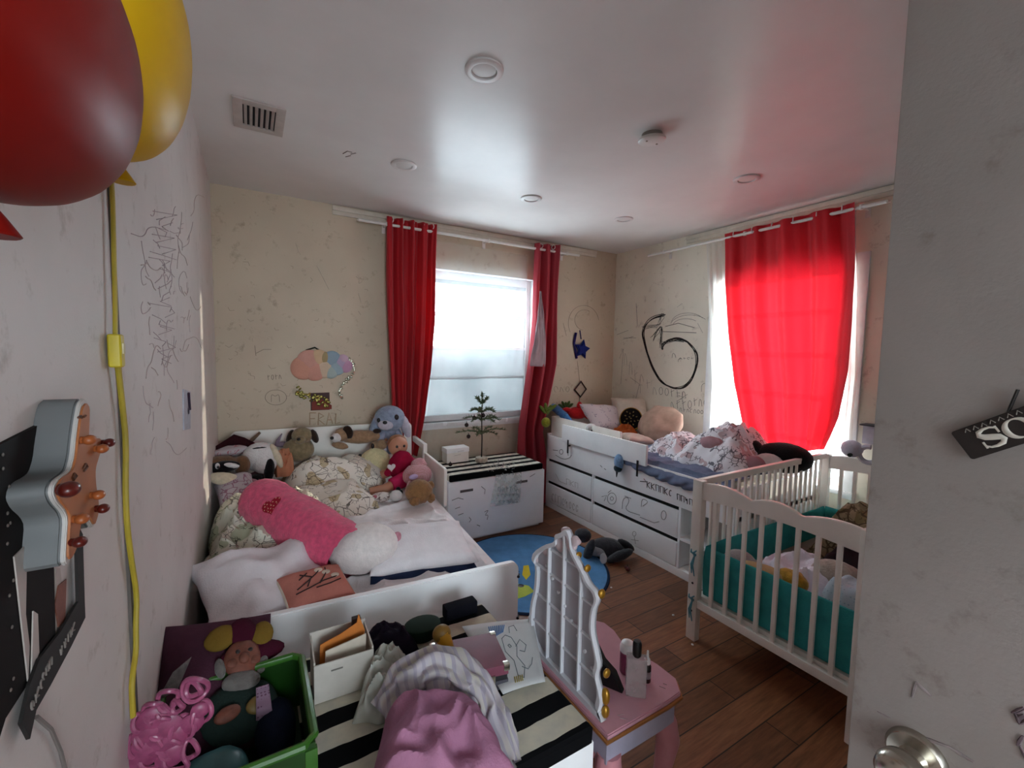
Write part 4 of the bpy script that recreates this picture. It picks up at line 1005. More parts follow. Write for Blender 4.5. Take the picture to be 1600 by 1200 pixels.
fmarks(drs[3], [arc(956, 779, 7, 9, 0, 360), arc(956, 779, 2.5, 3, 0, 360), [(950, 770), (955, 766)], [(940, 776), (948, 774), (944, 783)], [(972, 795), (973, 780), (980, 776), (984, 783), (975, 797), (1000, 805)], [(1002, 792), (1003, 778), (1014, 784), (1004, 791)], arc(1037, 805, 4, 7, 0, 360), [(1000, 808), (1022, 817), (1030, 815)], [(976, 775), (986, 779)]], INK, .0016, x=BX-.0015)
fmarks(drs[2], [arc(991, 834, 3, 4, 0, 360, 8), [(991, 838), (993, 850)], [(986, 843), (998, 845)], [(985, 862), (988, 858)]], INK2, .0014, x=BX-.0015)
fmarks(drs[0], slanted(862, 776, 905, 796, 8, 12, 6)+[[(870, 790), (900, 805)]], INK2, .0014, x=BX-.0015)
fmarks(drs[1], [[(868, 740), (874, 752), (886, 757)]]+slanted(885, 752, 905, 760, 3, 8, 8), INK2, .0014, x=BX-.0015)
# bins in the open compartments
BIN = cloth('pale_grey_felt', 'B5B1AA')
for z_, lb in ((.275, 'pale storage bin in the upper open compartment of the right bed'), (.06, 'pale storage bin in the lower open compartment of the right bed')):
    single(MB().b2((BX+.17, 1.54, z_), (BX+.325, 1.78, z_+.14), .01), 'storage_bin', BIN, lb, 'bin')
# mattress and blue sheet
BLS = cloth('dusty_blue_sheet', '76809A', .15)
mt = thing('mattress', 'mattress with a rumpled dusty blue sheet on the right bed', 'mattress', (2.93, 2.48, .53))
MB().b2((BX+.07, by0+.03, .531), (3.39, by1-.03, .70), .04, 3).build('core', cloth('white_ticking', 'CFCBC6'), mt, world=True)
def fs(u, v):
    y = by0+.04+(2.62-by0)*v; xx = u
    fold = .016*(1-abs(noise.noise(Vector((y*9+u*4, u*3, 3))))*2.4)+.007*(1-abs(noise.noise(Vector((y*17, u*6, 8))))*2)
    if u < .3:   # skirt over the rail
        k = u/.3; hang = .10*(1-abs((y-1.9)/.75)**2)
        hang = max(.01, hang); z = .712-hang*(1-k)+fold*.4; x = BX-.012-.016*math.sin(k*PI)*1+fold*.6+(.03*k*k)
        if k > .85: z += .0
    else:
        k = (u-.3)/.7; x = BX+.02+k*.92; z = .722+fold+.014*math.sin(min(1, k*4)*PI/2)+.008*noise.noise(Vector((x*8, y*8, 1)))
    return Vector((x, y, z))
MB().grid(fs, 60, 90).build('sheet', BLS, mt, world=True, thick=.003)
RZ = .735
DOODW = doodle('white_figure_print', 'E9E7EC', '4A4652', 24, .05, .5, 'CBB4B8')
hp_('duvet', [(2.60, 1.56), (3.20, 1.60), (3.30, 2.10), (2.62, 2.10)], RZ, .30, DOODW, 'big white printed duvet bundled up before the glowing red curtain', 'duvet', 61, wr=.35, sc=6, edge=.42, thick=.01)
hp_('duvet', [(2.60, 2.02), (3.10, 2.02), (3.15, 2.42), (2.68, 2.40)], RZ, .16, DOODW, 'low white printed blanket fold in the middle of the blue sheet', 'blanket', 64, wr=.45, sc=7, edge=.35)
a = at(1118, 690, x=2.72)
single(MB().ell(a+Vector((0, 0, -.035)), (.035, .10, .06), (R(25), 0, R(25))).jit(.016, 18), 'pink_lining', cloth('dusty_pink_cotton', 'B99299'), 'dusty pink cloth peeping from the bundled duvet on the right bed', 'cloth')
c = at(1030, 668, x=3.05)
pb = MB().ell((0, 0, 0), (.175, .20, .085), (0, 0, 0), 30)
for v in pb.bm.verts: v.co += v.co.normalized()*.03*(1-abs(noise.noise(v.co*7))*2)
pb.bm.transform(mfrom((3.14, 2.66, .885), (R(8), R(-48), R(-8)))); single(pb, 'pillow', cloth('peach_linen', 'AE9080', .15), 'rounded peach pillow leaning on the right wall under the drawn number', 'pillow')
pil('pillow', (3.02, 3.20, .86), (.56, .34, .15), (R(42), R(6), R(4)), doodle('lilac_print_cotton', 'C4B8BA', '7D7484', 26, .045, .55), 'pale printed pillow leaning on the headboard of the right bed', 17)
pil('pillow', (3.28, 3.16, .92), (.36, .36, .13), (R(40), R(0), R(-38)), cloth('ivory_cotton', 'CABEB0', .08), 'ivory pillow propped in the far right corner of the room', 18)
q = at(986, 655, x=3.15)
t = thing('round_cushion', 'black round plaque with gold pattern in the corner beside the ivory pillow', 'round cushion', q, (R(62), 0, R(-50)))
MB().lathe([(0, -.02), (.095, -.02), (.11, 0), (.095, .02), (0, .025)], sc=(1, 1.1, 1)).build('disc', cloth('black_velvet', '15100F'), t)
MB().tube([(.104*math.cos(a), .114*math.sin(a), .014) for a in [2*PI*i/30 for i in range(30)]], .004, 6, True).build('gold_rim', GOLD, t)
mb = MB()
for i in range(16):
    a = i*2.4; r_ = .012*math.sqrt(i)*1.6; mb.ell((r_*math.cos(a), r_*math.sin(a)*1.1, .024), (.009, .006, .003), (0, 0, a), 8)
mb.build('gold_pattern', mat('old_gold', '7A6232', .5, .4), t)
hp_('cloth_piece', [(2.80, 2.78), (3.02, 2.74), (3.10, 2.98), (2.86, 3.02)], RZ, .12, cloth('rust_orange_cotton', '9A4A22', .2), 'rust orange cloth bunched in front of the black round plaque', 'cloth', 71, wr=.5, sc=10, edge=.4)
pil('pillow', (2.80, 2.62, .78), (.34, .22, .08), (R(6), R(4), R(62)), cloth('blush_cotton', 'BFA79C'), 'flat blush pillow between the peach pillow and the guard rail', 19)
# teal and white toy, red star, blue tube, parrot
TEAL = plush_mat('mint_plush', '7FA79E', .15)
p = at(948, 676, x=2.62)
plush('plush_dragon', 'mint and white plush lying behind the right bed guard rail', 'plush toy', (p.x, p.y, RZ), [
    ('body', TEAL, [(0, 0, .065, .13, .055, .05, 0, .25, 0)]), ('head', WHT, [(-.14, 0, .125, .05, .045, .04)]), ('cheek', TEAL, [(-.095, -.035, .115, .025, .02, .02)]),
    ('nose', BLK, [(-.13, -.04, .11, .012, .008, .008)]), ('paw', TEAL, [(.07, -.04, .03, .06, .03, .03)]), ('foot', plush_mat('straw_plush', 'B9AE7A'), [(.15, -.03, .015, .045, .03, .025)])], rz=face(p), sc=.95)
p = at(902, 648, x=2.75)
plush('plush_star', 'bright red plush star at the head of the right bed', 'plush toy', (p.x, p.y-.0, .86), [
    ('body', plush_mat('bright_red_plush', 'B51E22', .12), [(0, 0, .05, .10, .05, .06), (.02, 0, .11, .03, .028, .055), (-.09, 0, .07, .06, .03, .03, 0, .2, 0), (.11, 0, .02, .06, .035, .03, 0, .5, 0)])], rz=face(p))
a, b_ = at(858, 632, x=2.66), at(893, 658, x=2.60)
t = thing('plush_snake', 'shiny blue tube toy leaning over the head end of the right bed', 'toy', (a+b_)/2)
MB().tube([a, a.lerp(b_, .35)+Vector((0, 0, .01)), a.lerp(b_, .7), b_], [.03, .042, .04, .012], 14).build('body', mat('shiny_blue_cloth', '3E78B8', .3, var=.4, scale=60), t, world=True)
MB().ell(a+Vector((0, .02, .0)), (.05, .04, .03)).build('dark_end', cloth('navy_felt', '1A2230'), t, world=True)
for c_, lb, col in (((853, 660), 'yellow green plush fruit dangling over the corner of the right bed', '98A63A'),):
    p = at(*c_, x=BX-.03)
    t = thing('plush_fruit', lb, 'plush toy', p)
    MB().ell(p, (.045, .045, .048)).jit(.002, 60).build('fruit', plush_mat('lime_plush', col, .25), t, world=True)
    for k in range(4):
        a_ = at(848+5*k, 640-3*(k % 2), x=BX-.02); MB().ell(a_, (.02, .012, .05), (R(20*k-30), R(25*k-30), 0)).build('leaf', plush_mat('leaf_green_plush', '6A7D34'), t, world=True)
a = at(884, 634, x=2.78)
mb = MB()
for k in range(5): mb.ell(a+Vector((.03*k-.06, .0, .015*(k % 2))), (.014, .02, .04), (0, R(30*k-60), 0))
single(mb, 'plush_parrot', plush_mat('moss_green_plush', '4F6030'), 'moss green leafy toy behind the red plush star', 'plush toy')
p = at(967, 722, x=BX-.03)
t = thing('plush_penguin', 'light blue plush hanging head down below the guard rail of the right bed', 'plush toy', p)
MB().ell(p, (.028, .045, .062)).jit(.002, 60).build('body', plush_mat('sky_blue_plush', '7FA0C4'), t, world=True)
MB().ell(p+Vector((-.004, .004, -.05)), (.026, .038, .03)).build('head', plush_mat('dark_teal_plush', '1F3038'), t, world=True)
MB().tube([p+Vector((-.005, .01, -.06)), p+Vector((-.008, .012, -.12))], [.012, .003], 8).build('beak', BLK, t, world=True)
# panda / cat near the crib
p = at(1212, 700, x=2.95)
plush('plush_panda', 'big black and white plush animal lying between the duvet bundle and the cot', 'plush toy', (2.95, 1.44, .735) if False else (2.93, 1.64, RZ), [
    ('body', BLKP, [(.14, .02, .10, .17, .11, .10)]), ('belly', WHT, [(.06, -.075, .07, .09, .07, .065)]), ('head', BLKP, [(-.05, .03, .12, .08, .07, .08)]), ('ear', BLKP, [(-.09, .03, .215, .028, .02, .05)]),
    ('muzzle', plush_mat('pale_pink_plush', 'C9A9A6'), [(-.06, -.045, .10, .045, .035, .045)]), ('paw', WHT, [(-.07, -.09, .03, .06, .045, .04)])], rz=R(-62))
single(MB().ell((2.78, 1.58, .80), (.08, .06, .06)).jit(.012, 20), 'blanket_roll', cloth('rosy_cotton', 'A8838C'), 'rosy crumpled cloth tucked between the duvet bundle and the panda', 'cloth')
# ================================================================== CRIB
CW = mat('crib_white_paint', 'EDE8E0', .4, var=.05, scale=8)
cx0, cx1, cy0, cy1 = 1.965, 3.335, .655, 1.425
crib = thing('baby_crib', 'white slatted baby cot with scalloped end beside the open door', 'baby crib', ((cx0+cx1)/2, (cy0+cy1)/2, 0))
def cend(x, nm):
    e = None
    L = cy1-cy0-.09; yb = cy0+.045
    # scalloped top board
    top = [];
    for i in range(61):
        k = i/60; 
        sg_ = [(-.12, .31), (.31, .63), (.63, 1.06)]
        for s0, s1 in sg_:
            if s0 <= k <= s1: hump = math.sin(PI*(k-s0)/(s1-s0))**.8
        c1 = .5-.5*math.cos(2*PI*min(1, max(0, (k-.28)/.44)))      # middle hump
        sideh = .012*(math.cos(PI*min(1, k/.28))*.5+.5) + .012*(math.cos(PI*min(1, (1-k)/.28))*.5+.5)
        top.append((yb+L*k, .832+.030*hump))
    bot = [(yb+L*(1-i/30), .762+.018*math.sin(PI*i/30)) for i in range(31)]
    b = MB(); b.prism(top+bot, .022, Matrix.Translation((x-.011, 0, 0)) @ Matrix(((0, 0, 1, 0), (1, 0, 0, 0), (0, 1, 0, 0), (0, 0, 0, 1))), .003)
    o = b.build('top_board', CW, crib, world=True)
    MB().b2((x-.014, yb-.01, .185), (x+.014, yb+L+.01, .225), .003).build('bottom_rail', CW, crib, world=True)
    for i in range(8):
        y = yb+L*(i+.9)/8.8
        MB().b2((x-.007, y-.0095, .215), (x+.007, y+.0095, .79), .003).build('slat', CW, crib, world=True)
    for y in (cy0+.02, cy1-.02):
        MB().b2((x-.02, y-.027, 0), (x+.02, y+.027, .858), .005).build('post', CW, crib, world=True)
cend(cx0+.02, 'near'); cend(cx1-.02, 'far')
for y in (cy1-.012, cy0+.012):
    MB().b2((cx0+.03, y-.014, .825), (cx1-.03, y+.014, .86), .005).build('side_rail', CW, crib, world=True)
    MB().b2((cx0+.03, y-.014, .19), (cx1-.03, y+.014, .225), .004).build('side_rail', CW, crib, world=True)
    for i in range(21):
        x = cx0+.075+(cx1-cx0-.15)*i/20
        MB().b2((x-.008, y-.006, .22), (x+.008, y+.006, .83), .002).build('slat', CW, crib, world=True)
MB().b2((cx0+.04, cy0+.03, .215), (cx1-.04, cy1-.03, .24)).build('base_board', CW, crib, world=True, smooth=False)
for zz in (.31, .16): MB().cyl((cx0-.002, cy1-.02, zz), (cx0+.004, cy1-.02, zz), .006, None, 10).build('bolt', DGREY, crib, world=True)
single(MB().b2((cx0+.07, cy0+.055, .241), (cx1-.07, cy1-.055, .33), .02, 3), 'crib_mattress', cloth('taupe_crib_sheet', '8F857C'), 'mattress with a taupe sheet inside the white cot', 'mattress')
# padded bumper
TEALB = cloth('teal_quilt', '3C9C9C', .15)
bt = thing('crib_bumper', 'teal padded bumper tied round the inside of the white cot', 'crib bumper', ((cx0+cx1)/2, (cy0+cy1)/2, .245))
def pad(p, q, n, t_):
    p, q = Vector((*p, 0)), Vector((*q, 0)); ax_ = (q-p); nr = Vector((-ax_.y, ax_.x, 0)).normalized()
    def f(u, v):
        a = 2*PI*u; zc, hh = .378, .132
        puff = .6+.4*abs(math.sin(v*n*PI))**.5
        return p+ax_*v+nr*(math.copysign(abs(math.cos(a))**.8, math.cos(a))*.016*puff)+Vector((0, 0, zc+math.copysign(abs(math.sin(a))**.6, math.sin(a))*hh*(.97+.03*puff)))+Vector(noise.noise_vector((p+ax_*v)*9+Vector((0, 0, a))))*.004
    return MB().grid(f, 20, 60, True)
pad((cx0+.052, cy0+.06), (cx0+.052, cy1-.05), 3, .03).build('bumper_panel', TEALB, bt, world=True)
pad((cx0+.06, cy1-.045), (cx1-.06, cy1-.045), 4, .03).build('bumper_panel', TEALB, bt, world=True)
pad((cx1-.052, cy1-.05), (cx1-.052, cy0+.06), 3, .03).build('bumper_panel', TEALB, bt, world=True)
for zz in (.468, .225):
    c = Vector((cx0-.008, cy1-.03, zz)); mb = MB()
    for a_, l_ in ((.7, .045), (2.4, .045), (4.55, .11), (4.9, .10)):
        e = c+Vector((-.008, math.cos(a_)*l_*.45, math.sin(a_)*l_)); mb.tube([c, (c+e)/2+Vector((-.008, .006, 0)), e], [.004, .005, .003], 6)
    mb.tube([c, c+Vector((.06, .0, .0))], .004, 6).ell(c, .008)
    mb.build('tie_bow', cloth('teal_ribbon', '5E93A0'), bt, world=True)
# things in the cot
CZ = .335
GTOW = cloth('pale_lilac_towel', 'E6E3EE', .08)
hp_('towel', [(2.18, .92), (2.52, .88), (2.60, 1.25), (2.20, 1.28)], CZ, .17, GTOW, 'pale lilac towel crumpled in the middle of the cot', 'towel', 81, wr=.5, sc=7, edge=.35)
plush('plush_elephant', 'pale grey plush elephant lying by the teal bumper in the cot', 'plush toy', (2.15, 1.27, CZ), [
    ('head', plush_mat('pale_grey_plush', 'A39C9C', .1), [(0, 0, .09, .085, .07, .075)]), ('ear', plush_mat('pale_grey_plush', 'A39C9C', .1), [(.075, -.02, .08, .045, .02, .06)]), ('eye', BLK, [(.035, -.065, .10, .01, .008, .012)]),
    ('trunk', plush_mat('pale_grey_plush', 'A39C9C', .1), [(-.03, -.07, .05, .025, .05, .03)])])
single(MB().ell((2.13, 1.12, CZ+.09), (.06, .16, .06), (0, 0, R(8))).jit(.01, 14), 'baby_blanket', cloth('apricot_fleece', 'B79A72'), 'apricot fleece along the inside of the teal bumper near the slats', 'blanket')
single(MB().ell((2.16, 1.02, CZ+.12), (.05, .07, .05)).jit(.008, 30), 'plush_chick', plush_mat('mustard_plush', 'B48A34', .3), 'mustard yellow fuzzy toy behind the slats of the cot', 'plush toy')
hp_('baby_blanket', [(2.10, .72), (2.40, .70), (2.42, .92), (2.12, .92)], CZ, .20, dots('pale_blue_minky', 'B3C4CE', '93A8B8', 70, .25), 'pale blue dotted blanket at the door end of the cot', 'blanket', 85, wr=.2, sc=5, edge=.3)
plush('plush_bear', 'white and grey plush lying between the towel and the blue dotted blanket in the cot', 'plush toy', (2.42, .93, CZ+.02), [
    ('body', plush_mat('cream_grey_plush', 'B5AA9E', .2), [(0, 0, .09, .12, .07, .075, 0, .2, 0)]), ('arm', GRY, [(.06, -.06, .05, .06, .035, .04)])], rz=R(-60))
single(MB().tube([Vector((2.40, .80, .53))+Vector((.09*math.cos(a), .05*math.cos(a), .055*math.sin(a))) for a in [2*PI*i/24 for i in range(24)]], .012, 8, True), 'toy_ring', mat('dark_ring', '211C1A', .5), 'dark ring toy leaning on the blue dotted blanket in the cot', 'toy ring')
hp_('cloth_piece', [(2.58, .80), (2.95, .74), (3.02, 1.10), (2.62, 1.16)], CZ, .19, cloth('dark_brown_fleece', '33272A'), 'dark brown fleece behind the towel in the cot', 'cloth', 88, wr=.5, sc=6, edge=.35)
hp_('pillow_cover', [(2.80, .80), (3.24, .78), (3.24, 1.32), (2.84, 1.28)], CZ, .34, doodle('tan_leaf_print', '94866A', '4A4030', 16, .06, .4, '7E7050'), 'tan leaf printed cushion cover heaped at the far end of the cot', 'cushion cover', 90, wr=.35, sc=6, edge=.45)
# clamp with toy on the far end of the cot
p = at(1350, 700, x=cx1-.02); 
t = thing('toy_clamp', 'pale grey clip-on toy on the far corner of the cot by the window', 'toy clamp', (cx1-.02, p.y, .86))
MB().ell((cx1-.03, p.y+.06, .92), (.05, .06, .055)).build('body', LBL, t, world=True)
MB().tube([Vector((cx1-.03, p.y-.03, .90))+Vector((0, .05*math.cos(a), .05*math.sin(a))) for a in [R(200)+R(260)*i/14 for i in range(15)]], .016, 8).build('hook', mat('pale_plastic', 'B5B0BC', .4), t, world=True)
MB().cyl((cx1-.055, p.y+.05, .89), (cx1-.085, p.y+.05, .885), .012).build('dial', BLK, t, world=True)
t = thing('wall_box', 'small grey box with a dark cap on the right wall beside the door edge', 'wall box', (XR-.03, 1.20, .95))
MB().b2((XR-.05, 1.13, .95), (XR, 1.245, 1.07), .004).build('body', mat('pale_grey_plastic', 'AEA9B2', .4), t, world=True)
MB().b2((XR-.09, 1.13, 1.07), (XR, 1.25, 1.08), .002).build('cap', mat('dark_grey_plastic', '4A474A', .5), t, world=True)

# ================================================================== FLOOR THINGS
rug = thing('round_rug', 'round blue children\'s rug in the middle of the wood floor', 'rug', (1.63, 2.46, 0))
def disc(r_, z0, z1, n=72): return MB().lathe([(r_, z0), (r_, z1*.6), (r_-.004, z1), (.001, z1)], n=n)
disc(.555, .001, .008).build('border', cloth('navy_binding', '1D2A40'), rug)
disc(.540, .001, .010).build('pile', cloth('blue_rug_pile', '5C8FBF', .12, .8, 240), rug)
def appl(pts, z, c, nm):
    mb = MB(); mb.prism(pts, .001, Matrix.Translation((0, 0, z))); return mb.build(nm, cloth('rug_'+c, c, .08), rug, world=True, smooth=False)
def wpts(px): return [(at(x, y, z=.011).x, at(x, y, z=.011).y) for x, y in px]
rug_ap = lambda px, c, nm, z=.0102: appl(wpts(px), z, c, nm)
rug_ap([(795, 925), (808, 912), (826, 915), (835, 924), (820, 932), (800, 938)], 'B5C85A', 'animal_patch')
rug_ap([(818, 884), (826, 883), (829, 898), (822, 906), (816, 898)], 'D8C23A', 'animal_patch')
rug_ap([(797, 893), (806, 889), (812, 893), (804, 897)], '2B4A66', 'animal_patch')
b = MB(); q = at(814, 915, z=.012); b.ell(q, (.02, .02, .002), n=12); b.build('animal_eye', BLK, rug, world=True)
p = Vector((2.20, 2.36, .0))
plush('plush_rabbit', 'dark grey plush lying on the rug edge against the bed drawers', 'plush toy', p, [
    ('body', plush_mat('slate_plush', '3E3E42'), [(.05, .0, .06, .11, .065, .06, 0, .15, .2)]), ('head', plush_mat('slate_plush', '3E3E42'), [(-.115, .02, .115, .055, .05, .045)]),
    ('leg', plush_mat('slate_plush', '3E3E42'), [(-.07, -.06, .05, .03, .035, .09, .2, .3, 0)]), ('leg', plush_mat('slate_plush', '3E3E42'), [(.12, -.08, .05, .09, .03, .03, 0, -.4, .3)]), ('ear', plush_mat('charcoal_plush', '2B2A2D'), [(.16, .02, .08, .06, .03, .025, 0, .5, 0)]),
    ('belly', plush_mat('silver_plush', '9A9A9C'), [(-.02, -.055, .05, .055, .03, .03)]), ('tag', cloth('white_label', 'D9D6D2'), [(.02, -.14, .05, .022, .004, .035)])], sc=1.15)
t = thing('toy_cherry', 'tiny dark red ball toy on the wood floor below the grey plush', 'toy ball', (2.21, 2.09, 0))
MB().ell((0, 0, .017), .017).ell((.012, .028, .012), .012).build('ball', mat('dark_red_gloss', '4E1418', .2), t); MB().tube([(0, 0, .03), (-.006, 0, .05)], .002, 5).build('stem', BLK, t)
for (px, py), lb in zip(((1052, 961), (1082, 1007), (955, 918)), ('white crumb on the floor left of the cot post', 'white crumb on the floor below the cot rail', 'white crumb on the floor near the red ball toy')):
    q = at(px, py, z=.004); single(MB().ell((q.x, q.y, .004), (.008, .006, .004), (0, 0, px), 8), 'paper_scrap', WHITE, lb, 'paper scrap')

# ================================================================== VANITY
PKP = mat('pink_plastic', 'C98C94', .35, var=.05); LIL = mat('lilac_plastic', 'A6A3B6', .45, var=.06); PKT = mat('pink_table_top', 'C793A0', .3, var=.05)
vx0, vx1, vy0, vy1, vz = .785, 1.115, .79, 1.21, .50
van = thing('toy_vanity', 'pink and white toy vanity table with ornate mirror seen from its ribbed back', 'vanity table', ((vx0+vx1)/2, (vy0+vy1)/2, 0))
def vtop(gx):
    P = [(vx0-gx, vy0-gx)]
    for i in range(13):
        k = i/12; P.append((vx1+gx-.03+.03*math.sin(min(1, k*6)*PI/2)-.05*k**3*0, vy0-gx+(.03*k if k < .0 else 0)+(vy1-vy0+2*gx)*k))
    Q = [(vx0-gx, vy0-gx), (vx1-.10, vy0-gx), (vx1-.035, vy0-gx+.004), (vx1+gx, vy0+.05), (vx1+gx, vy0+.12), (vx1-.015, vy0+.19), (vx1-.02, vy1-.16), (vx1+gx, vy1-.10), (vx1+gx, vy1-.05), (vx1-.035, vy1+gx-.004), (vx1-.10, vy1+gx), (vx0-gx, vy1+gx)]
    return Q
MB().prism(vtop(.0), .016, Matrix.Translation((0, 0, vz-.016)), .003).build('table_top', PKT, van, world=True)
P = [(x, y, vz-.017) for x, y in vtop(.003)]
MB().tube(P, .006, 8, True).build('gold_trim', mat('rose_gold', 'A06A3A', .35, .4), van, world=True)
Pin = [(x*.94+.06*.95, y*.94+.06*1.0) for x, y in vtop(0)]
MB().prism(Pin, .085, Matrix.Translation((0, 0, vz-.102)), .002).build('apron', LIL, van, world=True)
for x, y, sx, sy in ((vx0+.04, vy0+.035, -1, -1), (vx1-.06, vy0+.06, 1, -1), (vx1-.06, vy1-.06, 1, 1), (vx0+.04, vy1-.035, -1, 1)):
    P = [(x, y, vz-.09), (x+.03*sx*(sx > 0), y, vz-.14), (x+.045*sx*(sx > 0), y+.004*sy, vz-.20), (x+.03*sx*(sx > 0), y, vz-.29), (x+.012*sx*(sx > 0), y, vz-.38), (x+.015*sx*(sx > 0), y, .03), (x+.03*sx*(sx > 0), y, .0)]
    MB().tube(P, [.034, .038, .036, .027, .021, .019, .024], 14).build('leg', PKP, van, world=True)
# mirror frame, back towards the camera
mpx = [(465, 1010), (440, 960), (455, 905), (445, 850), (430, 790), (444, 745), (432, 680), (412, 590), (418, 500), (440, 450), (428, 410), (398, 380), (375, 330), (340, 262), (318, 215), (318, 175), (300, 132), (276, 150), (250, 158), (252, 190), (205, 203), (160, 232), (146, 268), (166, 296), (160, 400), (142, 470), (136, 560), (150, 640), (182, 705), (212, 790)]
MX = .80
mo = [at(780+x/2.8575, 780+y/2.8575, x=MX) for x, y in mpx]
mo2 = [(p.y, max(p.z, vz)) for p in mo]
def inset(P, k):
    cx, cy = sum(p[0] for p in P)/len(P), sum(p[1] for p in P)/len(P); return [(cx+(x-cx)*k, cy+(y-cy)*k) for x, y in P]
def smooth_outline(P, it=1):
    for _ in range(it):
        Q = []
        for i in range(len(P)):
            a, b = P[i], P[(i+1) % len(P)]; Q += [(a[0]*.8+b[0]*.2, a[1]*.8+b[1]*.2), (a[0]*.2+b[0]*.8, a[1]*.2+b[1]*.8)]
        P = Q
    return P
mo2 = smooth_outline(mo2)
XM = Matrix(((0, 0, 1, 0), (1, 0, 0, 0), (0, 1, 0, 0), (0, 0, 0, 1)))
MPL = mat('white_toy_plastic', 'D6D7DC', .4, var=.04)
MB().prism(mo2, .006, Matrix.Translation((MX+.010, 0, 0)) @ XM).build('mirror_back', mat('grey_lilac_plastic', 'A9A7AE', .45, var=.05), van, world=True)
nn = len(mo2); mb = MB(); In = inset(mo2, .93)
def rim(u, v):
    i = int(round(u*nn)) % nn; o_, n_ = mo2[i], In[i]
    prof_ = [(o_, .016), (o_, -.004), (n_, -.004), (n_, .012)]; k = min(3, int(round(v*3))); (y, z), x = prof_[k]
    return Vector((MX+x, y, z))
mb.grid(rim, nn, 4, True).build('mirror_rim', MPL, van, world=True)
ys = [p[0] for p in mo2]; zs = [p[1] for p in mo2]; yA, yB_ = min(ys), max(ys)
def zr(y):
    zz = []
    for i in range(nn):
        a, b = In[i], In[(i+1) % nn]
        if (a[0]-y)*(b[0]-y) <= 0 and abs(a[0]-b[0]) > 1e-9: zz.append(a[1]+(b[1]-a[1])*(y-a[0])/(b[0]-a[0]))
    return (min(zz), max(zz)) if zz else None
def yr(z):
    yy = []
    for i in range(nn):
        a, b = In[i], In[(i+1) % nn]
        if (a[1]-z)*(b[1]-z) <= 0 and abs(a[1]-b[1]) > 1e-9: yy.append(a[0]+(b[0]-a[0])*(z-a[1])/(b[1]-a[1]))
    return (min(yy), max(yy)) if yy else None
for k in (.30, .52, .73):
    y = yA+(yB_-yA)*k; q = zr(y)
    if q: MB().b2((MX-.002, y-.003, q[0]), (MX+.011, y+.003, q[1])).build('rib', MPL, van, world=True, smooth=False)
for z in (.60, .70, .80, .88):
    q = yr(z)
    if q: MB().b2((MX+.003, q[0], z-.0025), (MX+.011, q[1], z+.0025)).build('rib', MPL, van, world=True, smooth=False)
for k in range(9):
    y = yA+(yB_-yA)*(.15+.09*k); z = .62+.028*((k*37) % 9); q = zr(y)
    if q and q[0]+.02 < z < q[1]-.02: MB().cyl((MX+.011, y, z), (MX+.004, y, z), .005, None, 10).build('screw_boss', MPL, van, world=True)
# gilded scrolls on the front edge of the frame
for (px, py), rr_ in (((948, 1112), .018), ((948, 1088), .024), ((950, 1052), .013), ((942, 928), .014), ((920, 888), .011), ((906, 868), .011)):
    q = at(px-2, py, x=MX+.018); MB().ell(q, (.012, rr_*.55, rr_)).build('gold_scroll', GOLD, van, world=True)
for (px, py), rr_ in (((885, 835), .03), ((875, 850), .03), ((893, 850), .03), ((900, 845), .02), ((855, 862), .02), ((838, 872), .022), ((834, 980), .014), ((830, 965), .012)):
    q = at(px, py, x=MX+.014); mb = MB().ell(q, (.013, rr_*.8, rr_*.8)).jit(.004, 60); mb.build('flower_scroll', mat('ivory_pink_plastic', 'CDB9BC', .4), van, world=True)
MB().b2((MX+.018, .95, vz+.05), (MX+.021, 1.10, vz+.34)).build('mirror_glass', mat('silver_mirror', 'B9BDC4', .08, 1, 0), van, world=True, smooth=False)
fmarks(van, [[(965, 1118), (975, 1116)], [(968, 1122), (980, 1124)], [(1030, 1072), (1040, 1076)], [(1036, 1068), (1042, 1070)]], PINKW, .0012, z=vz+.0005)
# bottles on the vanity
t = thing('bottle', 'clear square bottle with a tall black cap standing on the pink vanity', 'bottle', (.955, .855, vz), R(-42), group='bottles on the toy vanity')
CLR = thin_mat('clear_plastic', 'CFC6C8', .38, .08)
MB().b2((-.029, -.016, .001), (.029, .016, .118), .005, 3).build('body', CLR, t)
MB().cyl((0, 0, .118), (0, 0, .124), .009).lathe([(.0125, .123), (.013, .13), (.013, .158), (.010, .166), (.001, .168)]).build('cap', BLACK, t)
t = thing('bottle', 'squat bottle with white dome cap and magenta label behind the clear bottle', 'bottle', (1.0, .935, vz), group='bottles on the toy vanity')
MB().lathe([(.02, 0), (.022, .004), (.022, .066), (.018, .07)]).build('body', mat('magenta_label', '8B3A5C', .4, var=.3, scale=80), t); MB().lathe([(.0225, .07), (.0225, .085), (.018, .098), (.008, .104), (.001, .105)]).build('cap', WHITE, t)
t = thing('bottle', 'small dark dropper bottle with a white tip at the right of the vanity top', 'bottle', (1.025, .875, vz), group='bottles on the toy vanity')
MB().lathe([(.011, 0), (.012, .003), (.012, .05), (.007, .058)]).build('body', mat('dark_amber', '2A1216', .2), t); MB().lathe([(.0123, .014), (.0123, .036)], n=20).build('label', mat('grey_label', '8F8790', .5), t)
MB().lathe([(.008, .056), (.009, .06), (.008, .072), (.004, .078), (.003, .098), (.001, .1)]).build('dropper_tip', WHITE, t)
mb = MB(); mb.prism([(-.06, 0), (.06, 0), (.035, .05), (.0, .075), (-.045, .15), (-.06, .15)], .026, Matrix.Translation((.915, .94, vz)) @ Matrix.Rotation(R(-62), 4, 'Z') @ Matrix.Rotation(PI/2, 4, 'X'), .003)
single(mb, 'toy_hair_iron', BLACK, 'black wedge shaped toy standing between the mirror and the bottles', 'toy')
